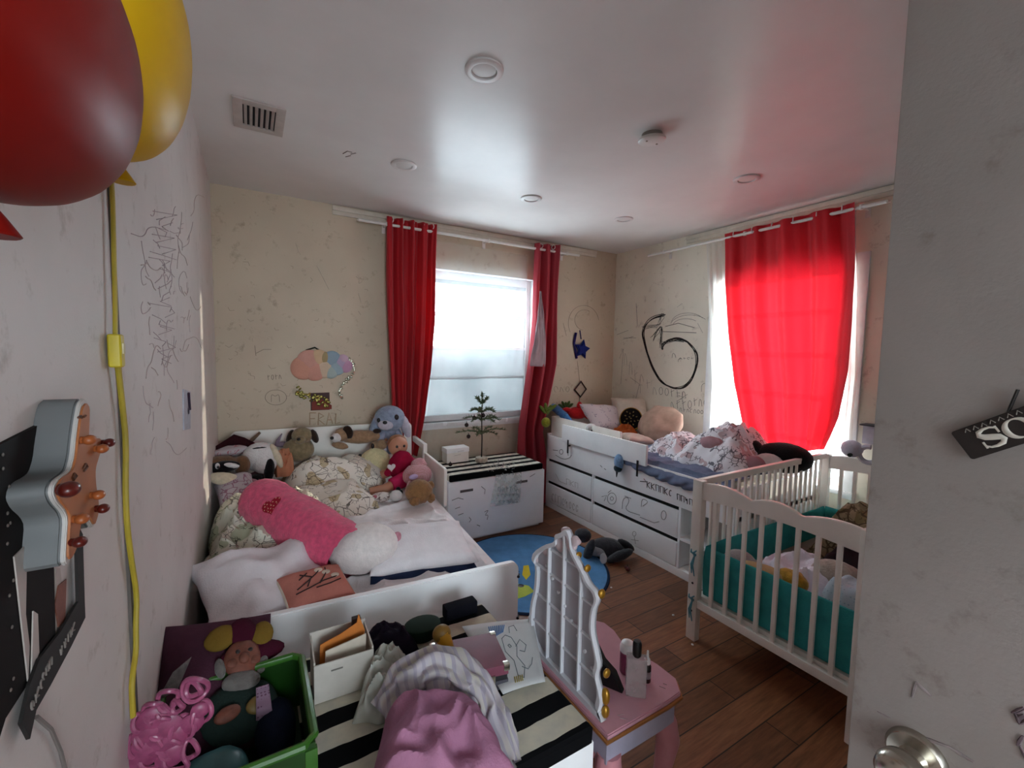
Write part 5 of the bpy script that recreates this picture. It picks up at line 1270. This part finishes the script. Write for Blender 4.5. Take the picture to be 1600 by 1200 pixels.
# ================================================================== NEAR BENCH
nbn = bench('white storage bench in the foreground piled with clothes and boxes', -.195, .745, .80, 1.43, .50)
b = MB().b2((-.47, -.317, .03), (.47, -.294, .497), .005); b.build('drawer_front', WHITE, nbn)
t = MB(); t.box((0, 0, 0), (.925, .64, .05), bev=.02, seg=3)
single(t, 'bench_cushion', stripes('black_cream_stripes', .12, .22, 'C9C2AE'), 'black and cream striped cushion on the foreground bench', 'cushion').location = (.275, 1.108, .499)
NZ = .552
# green box
GRN = mat('green_plastic', '33601E', .35, var=.1); s = NT('green_clear_plastic'); s.b.inputs['Base Color'].default_value = lin('2F6A22'); s.b.inputs['Roughness'].default_value = .3
nz = s.noise(6, 2); rp = s.ramp(nz.outputs['Fac'], [(.3, lin('12290C')), (.7, lin('1D4413'))]); s.l(rp.outputs[0], s.b.inputs['Base Color'])
tp = s.n('ShaderNodeBsdfTransparent'); tp.inputs['Color'].default_value = (.35, .75, .25, 1); mx = s.n('ShaderNodeMixShader'); mx.inputs[0].default_value = .9
s.l(tp.outputs[0], mx.inputs[1]); s.l(s.b.outputs[0], mx.inputs[2]); s.l(mx.outputs[0], s.o.inputs['Surface']); GRNC = s.m
gx0, gx1, gy0, gy1, gz = -.192, .097, .93, 1.235, .692
gb = thing('storage_tub', 'translucent green plastic tub of toys on the left of the foreground bench', 'storage tub', ((gx0+gx1)/2, (gy0+gy1)/2, NZ))
mb = MB(); mb.b2((gx0+.012, gy0+.012, NZ), (gx1-.012, gy1-.012, NZ+.006))
for a, c in (((gx0, gy0), (gx1, gy0+.006)), ((gx0, gy1-.006), (gx1, gy1)), ((gx0, gy0+.006), (gx0+.006, gy1-.006)), ((gx1-.006, gy0+.006), (gx1, gy1-.006))): mb.b2((*a, NZ), (*c, gz))
mb.build('tub_body', GRNC, gb, world=True, smooth=False)
MB().tube(smooth3 if False else [(gx0, gy0, gz), (gx1-.02, gy0, gz), (gx1, gy0+.02, gz), (gx1, gy1-.02, gz), (gx1-.02, gy1, gz), (gx0, gy1, gz)], .009, 8, True).build('rim', GRN, gb, world=True)
MB().b2((gx1-.02, gy0-.004, gz-.06), (gx1+.004, gy0+.01, gz-.012), .003).build('clip', GRN, gb, world=True)
# gnome cushion: plum pillow with a bearded figure in a striped hat
g0, g1, g2, g3 = at(262, 985, y=1.36), at(428, 950, y=1.40), at(424, 1095, y=1.20), at(243, 1120, y=1.18)
cc = (g0+g1+g2+g3)/4; ux = ((g1-g0)+(g2-g3)).normalized(); uz = ((g0-g3)+(g1-g2)); uz = (uz-ux*uz.dot(ux)).normalized(); un = ux.cross(uz)
MW = Matrix((( ux.x, uz.x, un.x, cc.x), (ux.y, uz.y, un.y, cc.y), (ux.z, uz.z, un.z, cc.z), (0, 0, 0, 1)))
wv, hv = (g1-g0).length*1.04, ((g0-g3).length+(g1-g2).length)/2*1.5
t = thing('cushion', 'plum cushion with a bearded gnome figure, standing in the green tub', 'cushion', cc)
PLUM = cloth('plum_velvet', '4A2A38', .2)
b = MB().pillow(wv, hv, .09, MW @ Matrix.Translation((0, -.04, -.03)), .05, 8, .006); b.build('cover', PLUM, t, world=True)
fg = lambda x, y, z=0: MW @ Vector((x, y, z))
def fell(nm, mt_, L):
    mb = MB()
    for x, y, z, rx, ry, rz_, a in L:
        b_ = MB().ell((0, 0, 0), (rx*1.4, ry*1.4, rz_)); b_.bm.transform(MW @ Matrix.Translation(((x-ox)*1.4+ox-.004, y*1.4-.035, z)) @ Matrix.Rotation(a, 4, 'Z')); mb.merge(b_.bm)
    mb.jit(.0012, 60); return mb.build(nm, mt_, t, world=True)
ox = .028
fell('hat', cloth('mustard_panel', '6E5622'), [(ox-.022, .055, .028, .028, .022, .016, .5), (ox+.045, .050, .028, .020, .026, .016, -.2)])
fell('hat_stripe', cloth('maroon_panel', '3C1020'), [(ox+.012, .060, .03, .024, .028, .018, .1), (ox+.03, .018, .026, .055, .022, .012, .1)])
fell('face', mat('terracotta_face', '6B3A2A', .7, var=.25, scale=60), [(ox+.012, .010, .032, .030, .034, .018, 0), (ox+.012, .004, .05, .009, .010, .009, 0), (ox-.006, .0, .044, .009, .008, .006, 0), (ox+.030, .0, .044, .009, .008, .006, 0)])
fell('eye', mat('dark_eye_paint', '1C1412', .5), [(ox+.002, .018, .048, .004, .004, .003, 0), (ox+.022, .018, .048, .004, .004, .003, 0)])
fell('beard', plush_mat('grey_beard', '67625E'), [(ox+.010, -.030, .034, .030, .018, .016, 0), (ox-.022, .0, .03, .008, .018, .01, .2), (ox+.044, -.006, .03, .009, .016, .01, -.3)])
fell('coat', cloth('dark_green_coat', '23302C'), [(ox+.005, -.075, .022, .052, .05, .022, 0), (ox+.05, -.07, .026, .018, .04, .02, .3)])
fell('hand', mat('terracotta_face', '8A4A34', .7), [(ox-.012, -.082, .05, .02, .012, .012, .3)]); fell('mug', mat('dull_gold_cloth', '6B5426', .6), [(ox+.032, -.078, .05, .018, .014, .012, .2)])
# pink fan brooch / tiara
PNP = mat('hot_pink_plastic', '9A4E6E', .35, var=.15)
t = thing('toy_tiara', 'pink openwork plastic toy crown leaning against the left wall in front of the gnome cushion', 'toy crown', at(262, 1130, y=1.0))
def pl_(px, py): return at(px, py, y=.985)
def loop(cx, cy, rx, ry, a, rad_, nm='scroll'):
    P = []
    for i in range(22):
        th = 2*PI*i/22; u, v = rx*math.cos(th), ry*math.sin(th); P.append(pl_(cx+u*math.cos(a)-v*math.sin(a), cy+u*math.sin(a)+v*math.cos(a))+Vector((0, .006*math.sin(th*2), 0)))
    return MB().tube(P, rad_, 7, True).build(nm, PNP, t, world=True)
for L in ((305, 1076, 21, 17, -.4), (303, 1078, 12, 10, .3), (262, 1092, 18, 14, -.7), (278, 1104, 9, 8, 0), (238, 1110, 16, 12, -.7), (316, 1115, 12, 20, .6), (222, 1130, 14, 12, .2), (250, 1135, 20, 14, -.6), (285, 1140, 16, 22, .7), (232, 1158, 22, 14, .4), (266, 1168, 18, 14, -.4), (212, 1165, 12, 16, 0), (240, 1185, 22, 14, 0), (275, 1190, 20, 14, .4), (256, 1112, 10, 9, 0), (298, 1172, 12, 14, .3)):
    loop(*L, .0044)
mb = MB()
for x, y, r_ in ((240, 1125, 13), (258, 1140, 14), (232, 1145, 12), (250, 1160, 15), (272, 1150, 11), (226, 1175, 14), (300, 1130, 10), (312, 1110, 8), (266, 1180, 12)): mb.ell(pl_(x, y), (r_*.0021, .007, r_*.0021), (0, 0, 0), 10)
mb.jit(.002, 80).build('petal_relief', mat('rose_pink_plastic', '8C3E60', .4, var=.2, scale=80), t, world=True)
mb = MB(); q0, q1 = at(306, 1055, y=1.05), at(283, 1075, y=1.05)
# lace strip at the right of the cushion
def lf(u, v): 
    p = at(400+20*u+10*v*u, 1075+75*v-6*u, y=1.13+.01*math.sin(v*9)); return p
single(MB().grid(lf, 8, 20), 'lace_cloth', dots('mauve_lace', '7E6474', '5A3C4C', 130, .3), 'mauve lace scrap between the gnome cushion and the tub wall', 'lace', thick=.002)
q = at(300, 1190, z=.66)
single(MB().ell((-.09, 1.04, .60), (.07, .06, .05)).jit(.004, 30), 'toy_ball', mat('teal_toy', '3A6A6E', .4), 'teal rounded toy at the bottom of the green tub', 'toy')
single(MB().ell((.03, 1.12, .60), (.045, .09, .05)).jit(.006, 30), 'toy_bundle', cloth('navy_bundle', '141A2C', .3), 'navy bundle inside the green tub against its right wall', 'toy')
pa, pb = at(262, 1035, x=XL+.03), at(240, 1085, x=XL+.03)
q = at(258, 1055, y=1.28)
single(MB().prism([(0, 0), (.035, .02), (.05, .09), (.02, .06)], .003, Matrix.Translation((-.196, 1.18, .72)) @ Matrix.Rotation(PI/2, 4, 'X') @ Matrix.Rotation(R(-10), 4, 'Z')), 'paper_card', mat('grey_card', '77706E', .8, var=.3, scale=80), 'grey printed card wedged between the plum cushion and the left wall', 'card')

# white file box with papers
t = thing('file_box', 'white open box holding papers on the foreground bench beside the green tub', 'box', (.205, 1.275, NZ), R(-2))
w_, d_, h_ = .155, .135, .115
FB = mat('white_box_card', 'BDB6AC', .6, var=.08)
MB().b2((-w_/2, -d_/2, 0), (w_/2, d_/2, .004)).b2((-w_/2, -d_/2, .004), (w_/2, -d_/2+.004, h_-.008), .001).b2((-w_/2, d_/2-.004, .004), (w_/2, d_/2, h_+.008), .001).b2((-w_/2, -d_/2+.004, .004), (-w_/2+.004, d_/2-.004, h_)).b2((w_/2-.004, -d_/2+.004, .004), (w_/2, d_/2-.004, h_)).build('box_shell', FB, t, smooth=False)
MB().box((-.02, -d_/2-.001, .082), (.03, .001, .004)).build('grip_slot', mat('dim_slot', '6F6A64', .8), t, smooth=False)
mb = MB().prism([(-.06, 0), (.05, 0), (.068, .11), (.05, .165), (.045, .14), (0, .12), (-.055, .105)], .002, Matrix.Translation((.205, 1.285, NZ+.01)) @ Matrix.Rotation(PI/2, 4, 'X'))
single(mb, 'envelope', mat('orange_paper', 'B86A22', .7), 'orange paper standing in the white open box', 'paper', smooth=False)
mb = MB().prism([(-.05, 0), (.06, 0), (.065, .118), (-.045, .102)], .003, Matrix.Translation((.205, 1.255, NZ+.01)) @ Matrix.Rotation(PI/2, 4, 'X'))
single(mb, 'paper_sheet', mat('cream_paper', 'C3B7A6', .7), 'cream paper in front of the orange one in the white open box', 'paper', smooth=False)
single(MB().b2((.245, 1.32, NZ+.006), (.27, 1.338, NZ+.14), .002), 'notebook', mat('brown_card', '3A231A', .7), 'thin brown notebook at the back of the white open box', 'notebook')
# white plastic bag
a = [(.20, 1.10), (.32, 1.04), (.41, 1.26), (.30, 1.29)]
hp_('plastic_bag', a, NZ, .10, thin_mat('milky_plastic', 'BDBDB2', .75, .25), 'crumpled milky plastic bag beside the white open box', 'plastic bag', 95, n=64, wr=.6, sc=17, edge=.32)
# stuff at the back
single(MB().lathe([(.001, 0), (.05, .004), (.062, .03), (.060, .045), (.048, .05), (.001, .05)], (.47, 1.34, NZ), sc=(1, .8, 1)), 'toy_bowl', mat('dark_green_plastic', '1B2C21', .8, spec=.15), 'dark green bowl at the back of the foreground bench below the footboard', 'bowl')
t = thing('toy_mallet', 'yellow toy cup lying at the back of the foreground bench', 'toy cup', at(697, 1005, z=.60))
a, b_ = at(690, 990, z=.66), at(702, 1018, z=.61)
MB().cyl(a, b_, .025, .017, 18).build('cup', mat('amber_yellow_plastic', 'B98418', .35), t, world=True); MB().ell(a, (.028, .024, .026)).build('lid', mat('ochre_plastic', '7A5A1C', .5), t, world=True); MB().cyl(b_, b_+(b_-a)*.35, .014, .012, 14).build('handle', mat('burnt_orange_plastic', 'A5581A', .4), t, world=True)
hp_('cloth_piece', [(.29, 1.28), (.44, 1.28), (.42, 1.42), (.30, 1.42)], NZ, .07, cloth('aubergine_cloth', '1E1824', .3), 'aubergine cloth heaped behind the milky bag against the footboard', 'cloth', 96, wr=.5, sc=12, edge=.35)
single(MB().b2((.57, 1.37, NZ), (.69, 1.415, NZ+.045), .006), 'pencil_case', cloth('near_black_canvas', '17161E'), 'near black pencil case behind the drawing by the footboard', 'pencil case')
# child's drawing
pt = [at(722, 980, z=NZ+.03), at(832, 968, z=NZ+.025), at(852, 1066, z=NZ+.012), at(786, 1086, z=NZ+.012)]
def pf(u, v):
    p = pt[0].lerp(pt[1], u).lerp(pt[3].lerp(pt[2], u), v); p = p+Vector((0, 0, .004*math.sin(u*PI)+.002)); return p
t = thing('drawing_paper', 'child\'s drawing on white paper lying on the striped cushion by the mirror', 'drawing', (pt[0]+pt[1]+pt[2]+pt[3])/4)
MB().grid(pf, 12, 12).build('sheet', mat('white_paper', 'BFBFBE', .7, var=.04), t, world=True, thick=.0015)
def onp(L): return [pf(u, v)+Vector((0, 0, .0012)) for u, v in L]
mb = MB()
for L in ([(.45, .3), (.52, .25), (.6, .3), (.64, .45), (.58, .6), (.66, .75), (.56, .9), (.46, .85), (.5, .65), (.42, .5), (.45, .3)], [(.62, .45), (.72, .35), (.8, .45), (.74, .55), (.66, .52)], [(.5, .42), (.53, .4), (.55, .44), (.52, .46), (.5, .42)], [(.6, .75), (.7, .8), (.8, .74), (.85, .65)], [(.6, .22), (.62, .12), (.7, .1), (.72, .2)]): mb.tube(onp(L), .0011, 5)
mb.build('pencil_outline', mat('slate_pencil', '5F6A72', .8), t, world=True)
mb = MB()
for i in range(9): mb.tube(onp([(.30+.025*i, .28-.01*i), (.34+.028*i, .08)]), .0022, 5)
mb.build('blue_scribble', mat('blue_pencil', '5A7AA6', .8), t, world=True)
mb = MB()
for i in range(5): mb.tube(onp([(.20+.012*i, .32), (.23+.012*i, .22)]), .0018, 5); mb.tube(onp([(.35+.04*i, .93), (.38+.04*i, .86)]), .0018, 5)
mb.build('yellow_scribble', mat('yellow_pencil', '9A8A3E', .8), t, world=True)
# red case
t = thing('makeup_case', 'dull red flat case with silver corners half covered by the grey blanket', 'case', (.525, 1.10, NZ), R(-12))
MB().b2((-.10, -.075, 0), (.10, .075, .028), .003).build('base', mat('dark_steel', '55525A', .4, .6), t); MB().b2((-.10, -.075, .042), (.10, .075, .072), .003).build('lid', mat('dull_red_leatherette', '74384A', .55, var=.1), t)
MB().b2((-.097, -.072, .028), (.097, .072, .042)).build('gap_lining', mat('case_black', '151316', .7), t, smooth=False)
for sx in (-1, 1):
    for sy in (-1, 1): MB().box((sx*.094, sy*.069, .064), (.018, .018, .020), bev=.004).build('corner', CHROME, t)
    MB().box((sx*.05, -.077, .035), (.02, .004, .026), bev=.001).build('latch', CHROME, t)
# grey blanket and pink cloth
GBL = stripes('grey_striped_cotton', .035, 0, 'B1A9AC', '958F98', 0, .6)
gp = [at(x, y, z=z_) for x, y, z_ in ((600, 1118, .58), (628, 1075, .62), (668, 1050, .655), (712, 1048, .665), (748, 1072, .65), (770, 1115, .62), (782, 1160, .59), (788, 1200, .57))]
gb_ = MB(); GP = soft([tuple(p) for p in gp]) if False else gp
def gpath(k):
    k *= len(gp)-1; i = min(int(k), len(gp)-2); q = k-i; return gp[i].lerp(gp[i+1], q*q*(3-2*q)*.4+q*.6)
def gt(u, v):
    p = gpath(v); t_ = (gpath(min(1, v+.02))-gpath(max(0, v-.02))).normalized(); s_ = t_.cross(Vector((0, 0, 1))).normalized(); n_ = s_.cross(t_)
    a = 2*PI*u; r_ = .05*(.7+.3*math.sin(PI*min(1, v*1.3+.15)))*(1+.16*math.sin(7*a+9*noise.noise(Vector((v*4, 0, 1)))))
    p = p+(s_*math.cos(a)+n_*math.sin(a))*r_; return p+Vector(noise.noise_vector(p*16))*.012
gb_.grid(gt, 64, 80, True).merge(MB().heap([(.27, .93), (.51, .84), (.54, 1.03), (.36, 1.17)], NZ, .11, 101, 60, .45, 8, .25).bm)
single(gb_, 'blanket', stripes('grey_stripe_cotton', .022, 0, 'B2ABB2', 'A09AA4', 0, .62), 'grey lilac blanket rolled over the red case on the foreground bench', 'blanket') if True else hp_('blanket', [(.245, .93), (.51, .84), (.545, 1.05), (.35, 1.21)], NZ, .165, doodle('grey_lilac_cotton', 'ACA6AA', '8A838C', 26, .03, .52), 'grey lilac blanket heaped over the red case on the foreground bench', 'blanket', 101, n=70, wr=.45, sc=8, edge=.25)
hp_('cloth_piece', [(.155, .78), (.46, .69), (.475, .94), (.27, 1.035)], NZ+.03, .125, cloth('mauve_pink_jersey', 'A8748F', .12), 'mauve pink garment dropped on top of the grey blanket in the foreground', 'clothing', 107, n=70, wr=.5, sc=7, edge=.25)

# ================================================================== LEFT WALL
def balloon(name, label, c, r_, col, knot, seed):
    t = thing(name, label, 'balloon decoration', (c[0], c[1], c[2]))
    M_ = mat(col[0], col[1], .42, var=.05, spec=.12)
    b = MB()
    prof_ = [(0, -1.0), (.16, -.985), (.34, -.93), (.54, -.83), (.72, -.68), (.87, -.47), (.965, -.22), (1, .05), (.98, .3), (.9, .53), (.76, .73), (.56, .88), (.3, .97), (.0, 1.0)]
    Q = []
    for i in range(len(prof_)-1):
        for k in (0, .5): Q.append((prof_[i][0]*(1-k)+prof_[i+1][0]*k, prof_[i][1]*(1-k)+prof_[i+1][1]*k))
    b.lathe(Q, (0, 0, 0), n=56)
    b.bm.transform(Matrix.Translation(c) @ Matrix.Diagonal((*r_, 1)))
    for v in b.bm.verts: v.co.x = max(v.co.x, XL+.002)
    b.build('balloon', M_, t, world=True, sub=1)
    k = Vector(knot); mb = MB().lathe([(.010, 0), (.006, -.008), (.004, -.014), (.008, -.020), (.014, -.030), (.013, -.031)], k, n=14); mb.build('knot', M_, t, world=True)
    return t
yk = at(191, 250, x=-.15); 
balloon('wall_balloon', 'yellow balloon wall decoration half behind the red one', (-.125, .645, 1.832), (.075, .137, .122), ('yellow_balloon_plastic', 'C49A14'), at(190, 247, x=-.14), 1)
balloon('wall_balloon', 'red balloon wall decoration in the top left corner, nearest the camera', (-.13, .37, 1.675), (.073, .145, .086), ('red_balloon_plastic', '78120C'), (-.128, .375, 1.598), 2)
cd = thing('lamp_cord', 'yellow cord with an inline switch trailing down the left wall from the balloons', 'cord', at(190, 1100, x=XL))
YC = mat('yellow_cord', 'A8942A', .5)
P = [at(x, y, x=XL+.010) for x, y in soft(((171, 255), (176, 300), (178, 400), (180, 470), (180, 525)))]
MB().tube(P, .0035, 8).build('cord', YC, cd, world=True)
P = [at(x, y, x=XL+.010) for x, y in soft(((184, 570), (192, 640), (197, 690), (196, 760), (198, 820), (206, 880), (214, 930), (212, 975), (213, 1020), (205, 1065), (208, 1120)))]
MB().tube(P, .0045, 8).build('cord', YC, cd, world=True)
q0, q1 = at(180, 522, x=XL+.012), at(183, 574, x=XL+.012)
b = MB().box((q0+q1)/2, (.018, .026, (q0-q1).length), bev=.006, seg=3); b.build('inline_switch', mat('yellow_switch', 'C0AC20', .4), cd, world=True)
MB().box((q0+q1)/2+Vector((.009, 0, .004)), (.004, .014, .018), bev=.0015).build('rocker', mat('pale_switch', 'B9AE7A', .4), cd, world=True)
# guitar shaped hanging
gpx = [(515, 85), (537, 120), (535, 200), (530, 330), (560, 345), (600, 320), (625, 345), (618, 395), (600, 450), (580, 510), (575, 560), (580, 640), (592, 700), (600, 790), (590, 850), (570, 905), (545, 860), (520, 822), (490, 850), (470, 930), (460, 1000), (440, 1080), (405, 1140), (388, 1110), (395, 990), (405, 850), (385, 800), (335, 745), (312, 690), (318, 635), (345, 590), (395, 560), (425, 530), (445, 450), (455, 350), (470, 230), (490, 120)]
GX = -.172
go = [at(x/4, 600+y/4, x=GX) for x, y in gpx]; g2 = smooth_outline([(p.y, p.z) for p in go])
t = thing('guitar_hanging', 'guitar shaped orange and white wall hanging beside the dark poster', 'wall decoration', (XL, go[0].y, min(p.z for p in go)))
GS = mat('pale_grey_foam', '6C6E6E', .6, var=.06)
MB().prism(g2, GX-XL-.002, Matrix.Translation((XL, 0, 0)) @ XM, .002).build('body', GS, t, world=True)
MB().prism(g2, .004, Matrix.Translation((GX-.002, 0, 0)) @ XM, .001).build('white_edge', mat('white_foam', 'BDB8B3', .5), t, world=True)
gi = inset(g2, .9)
g3_ = [(a[0]*.5+b[0]*.5, a[1]*.5+b[1]*.5) for a, b in zip(inset(g2, .88), g2)]
MB().prism(g3_, .002, Matrix.Translation((GX+.002, 0, 0)) @ XM, .0005).build('orange_face', mat('terracotta_orange', 'A8663A', .5, var=.12), t, world=True)
PEG = mat('dark_red_peg', '55160F', .3); PEG2 = mat('orange_peg', '9A5228', .4)
for i, (x, y) in enumerate(((505, 350), (590, 405), (370, 660), (565, 695), (455, 845), (440, 990), (635, 368), (595, 780))):
    q = at(x/4, 600+y/4, x=GX+.004); k = .010 if i in (2,) else .007
    MB().cyl(q, q+Vector((.006, -.002, 0)), k*.6, None, 10).ell(q+Vector((.008, -.003, 0)), (k*.9, k*1.1, k*.8)).build('peg', PEG if i in (2, 5, 6, 7) else PEG2, t, world=True)
mb = MB()
for L in ([(455, 590), (465, 560), (478, 575), (460, 600)], [(520, 530), (535, 500), (545, 520), (525, 545)], [(490, 210), (505, 200), (512, 212)], [(525, 205), (535, 198)]): mb.tube([at(x/4, 600+y/4, x=GX+.005) for x, y in L], .0014, 5)
mb.build('dark_scratch', mat('dark_orange_line', '5A3018', .7), t, world=True)
# dark poster with streaks, strip banner
PO = mat('near_black_poster', '120E0D', .7, var=.2, spec=.15)
t = thing('dark_poster', 'near black poster with pale streaks on the left wall behind the guitar hanging', 'poster', at(30, 900, x=XL))
p0, p1, p2, p3 = at(0, 682, x=XL+.002), at(75, 655, x=XL+.002), at(78, 1010, x=XL+.002), at(0, 1130, x=XL+.002)
y_lo = p0.y-.06
MB().prism([(y_lo, p0.z-.01), (p1.y, p1.z), (p2.y+.01, p2.z), (p3.y+.005, p3.z), (y_lo, p3.z-.02)], .004, Matrix.Translation((XL, 0, 0)) @ XM).build('sheet', PO, t, world=True, smooth=False)
PWH = mat('pale_streak', 'B4ABA4', .4)
def streak(pts, nm, mt_, xx=XL+.0045):
    q = [at(x, y, x=xx) for x, y in pts]; MB().prism([(v.y, v.z) for v in q], .0012, Matrix.Translation((xx, 0, 0)) @ XM).build(nm, mt_, t, world=True, smooth=False)
streak([(20, 870), (40, 850), (38, 960), (44, 1010), (42, 1065), (30, 960)], 'pale_streak', PWH)
streak([(50, 955), (57, 960), (59, 1020), (52, 1040), (47, 1055)], 'pale_streak', PWH)
streak([(85, 888), (92, 888), (98, 940), (92, 995), (86, 1000)], 'pale_streak', PWH, XL+.0012)
streak([(90, 915), (102, 905), (100, 970), (90, 980), (84, 945)], 'copper_figure', mat('copper_print', '7A4A3A', .5, var=.3, scale=80), XL+.0026)
rn = random.Random(2)
for i in range(12):
    q = at(rn.uniform(4, 22), rn.uniform(700, 1080), x=XL+.0048); MB().ell(q, (.0008, .0018, .0018), n=8).build('white_fleck', mat('dim_fleck', '6A625C', .6), t, world=True)
t = thing('pennant', 'black pennant strip with chalky writing hanging below the guitar hanging', 'pennant', at(45, 1150, x=XL))
bp = [(118, 815), (128, 835), (131, 940), (132, 965), (110, 1010), (78, 1070), (55, 1110), (45, 1155), (32, 1130), (45, 1070), (60, 1030), (95, 985), (121, 940), (119, 860)]
q = [at(x, y, x=XL+.008) for x, y in bp]; MB().prism([(v.y, v.z) for v in q], .003, Matrix.Translation((XL+.006, 0, 0)) @ XM).build('strip', mat('black_felt_strip', '1A1614', .8), t, world=True, smooth=False)
for W_ in (slanted(48, 1108, 70, 1058, 3, 14, 5), slanted(66, 1060, 82, 1030, 3, 12, 6), slanted(94, 1020, 118, 975, 4, 12, 9)):
    mb = MB()
    for L in W_: mb.tube([at(x, y, x=XL+.0096) for x, y in L], .0011, 5)
    mb.build('chalk_writing', mat('chalk_grey', '7D756F', .9), t, world=True)
t = thing('wall_picture', 'narrow blue white picture strip on the left wall above the bed', 'picture', at(292, 660, x=XL))
q0, q1, q2, q3 = [at(x, y, x=XL+.004) for x, y in ((287, 608), (298, 612), (298, 670), (288, 672))]
MB().prism([(v.y, v.z) for v in (q0, q1, q2, q3)], .004, Matrix.Translation((XL, 0, 0)) @ XM).build('card', mat('pale_blue_card', 'A9ADB8', .5, var=.15, scale=50), t, world=True, smooth=False)
MB().tube([at(294, 614, x=XL+.006), at(296, 640, x=XL+.006)], .006, 6).ell(at(295, 642, x=XL+.006), (.002, .016, .013)).build('dark_figure', mat('dark_violet_print', '2A1F33', .6), t, world=True)
single(MB().tube([at(x, y, x=XL+.004) for x, y in ((57, 1120), (80, 1140), (95, 1175), (105, 1215))], .0022, 6), 'wire', mat('grey_wire', '6E6763', .6), 'thin grey wire curving down the left wall below the black pennant', 'wire')

# ================================================================== LIGHT
w = bpy.data.worlds.new('daylight'); scene.world = w; w.use_nodes = True
bg = w.node_tree.nodes['Background']; bg.inputs['Color'].default_value = (.81, .94, 1.04, 1); bg.inputs['Strength'].default_value = 3.0
sd = bpy.data.lights.new('sun', 'SUN'); so = bpy.data.objects.new('sun', sd); COL.objects.link(so)
sd.energy = 2.0; sd.angle = R(.8); sd.color = (1, .87, .68)
dv = Vector((-3.65, .42, -.30)); so.rotation_euler = dv.to_track_quat('-Z', 'Y').to_euler(); so.location = (6, 1.5, 3)
def portal(name, loc, rot, sx, sy):
    l = bpy.data.lights.new(name, 'AREA'); l.shape = 'RECTANGLE'; l.size = sx; l.size_y = sy; l.cycles.is_portal = True
    o = bpy.data.objects.new(name, l); COL.objects.link(o); o.location = loc; o.rotation_euler = rot
portal('portal_back', ((W1[0]+W1[1])/2, YB+T+.01, (W1[2]+W1[3])/2), (-PI/2, 0, 0), W1[1]-W1[0], W1[3]-W1[2])
portal('portal_added_hall', ((HW[0]+HW[1])/2, HY-.11, (HW[2]+HW[3])/2), (PI/2, 0, 0), HW[1]-HW[0], HW[3]-HW[2])  # sky light through the opening of the added hall
portal('portal_right', (XR+T+.01, (W2[0]+W2[1])/2, (W2[2]+W2[3])/2), (0, PI/2, 0), W2[3]-W2[2], W2[1]-W2[0])
scene.view_settings.view_transform = 'Standard'; scene.view_settings.look = 'None'; scene.view_settings.gamma = 1
scene.view_settings.exposure = 2.6; scene.view_settings.use_curve_mapping = False
scene.cycles.max_bounces = 10; scene.cycles.diffuse_bounces = 6; scene.cycles.transparent_max_bounces = 16; scene.cycles.sample_clamp_indirect = 6
scene.cycles.use_denoising = True
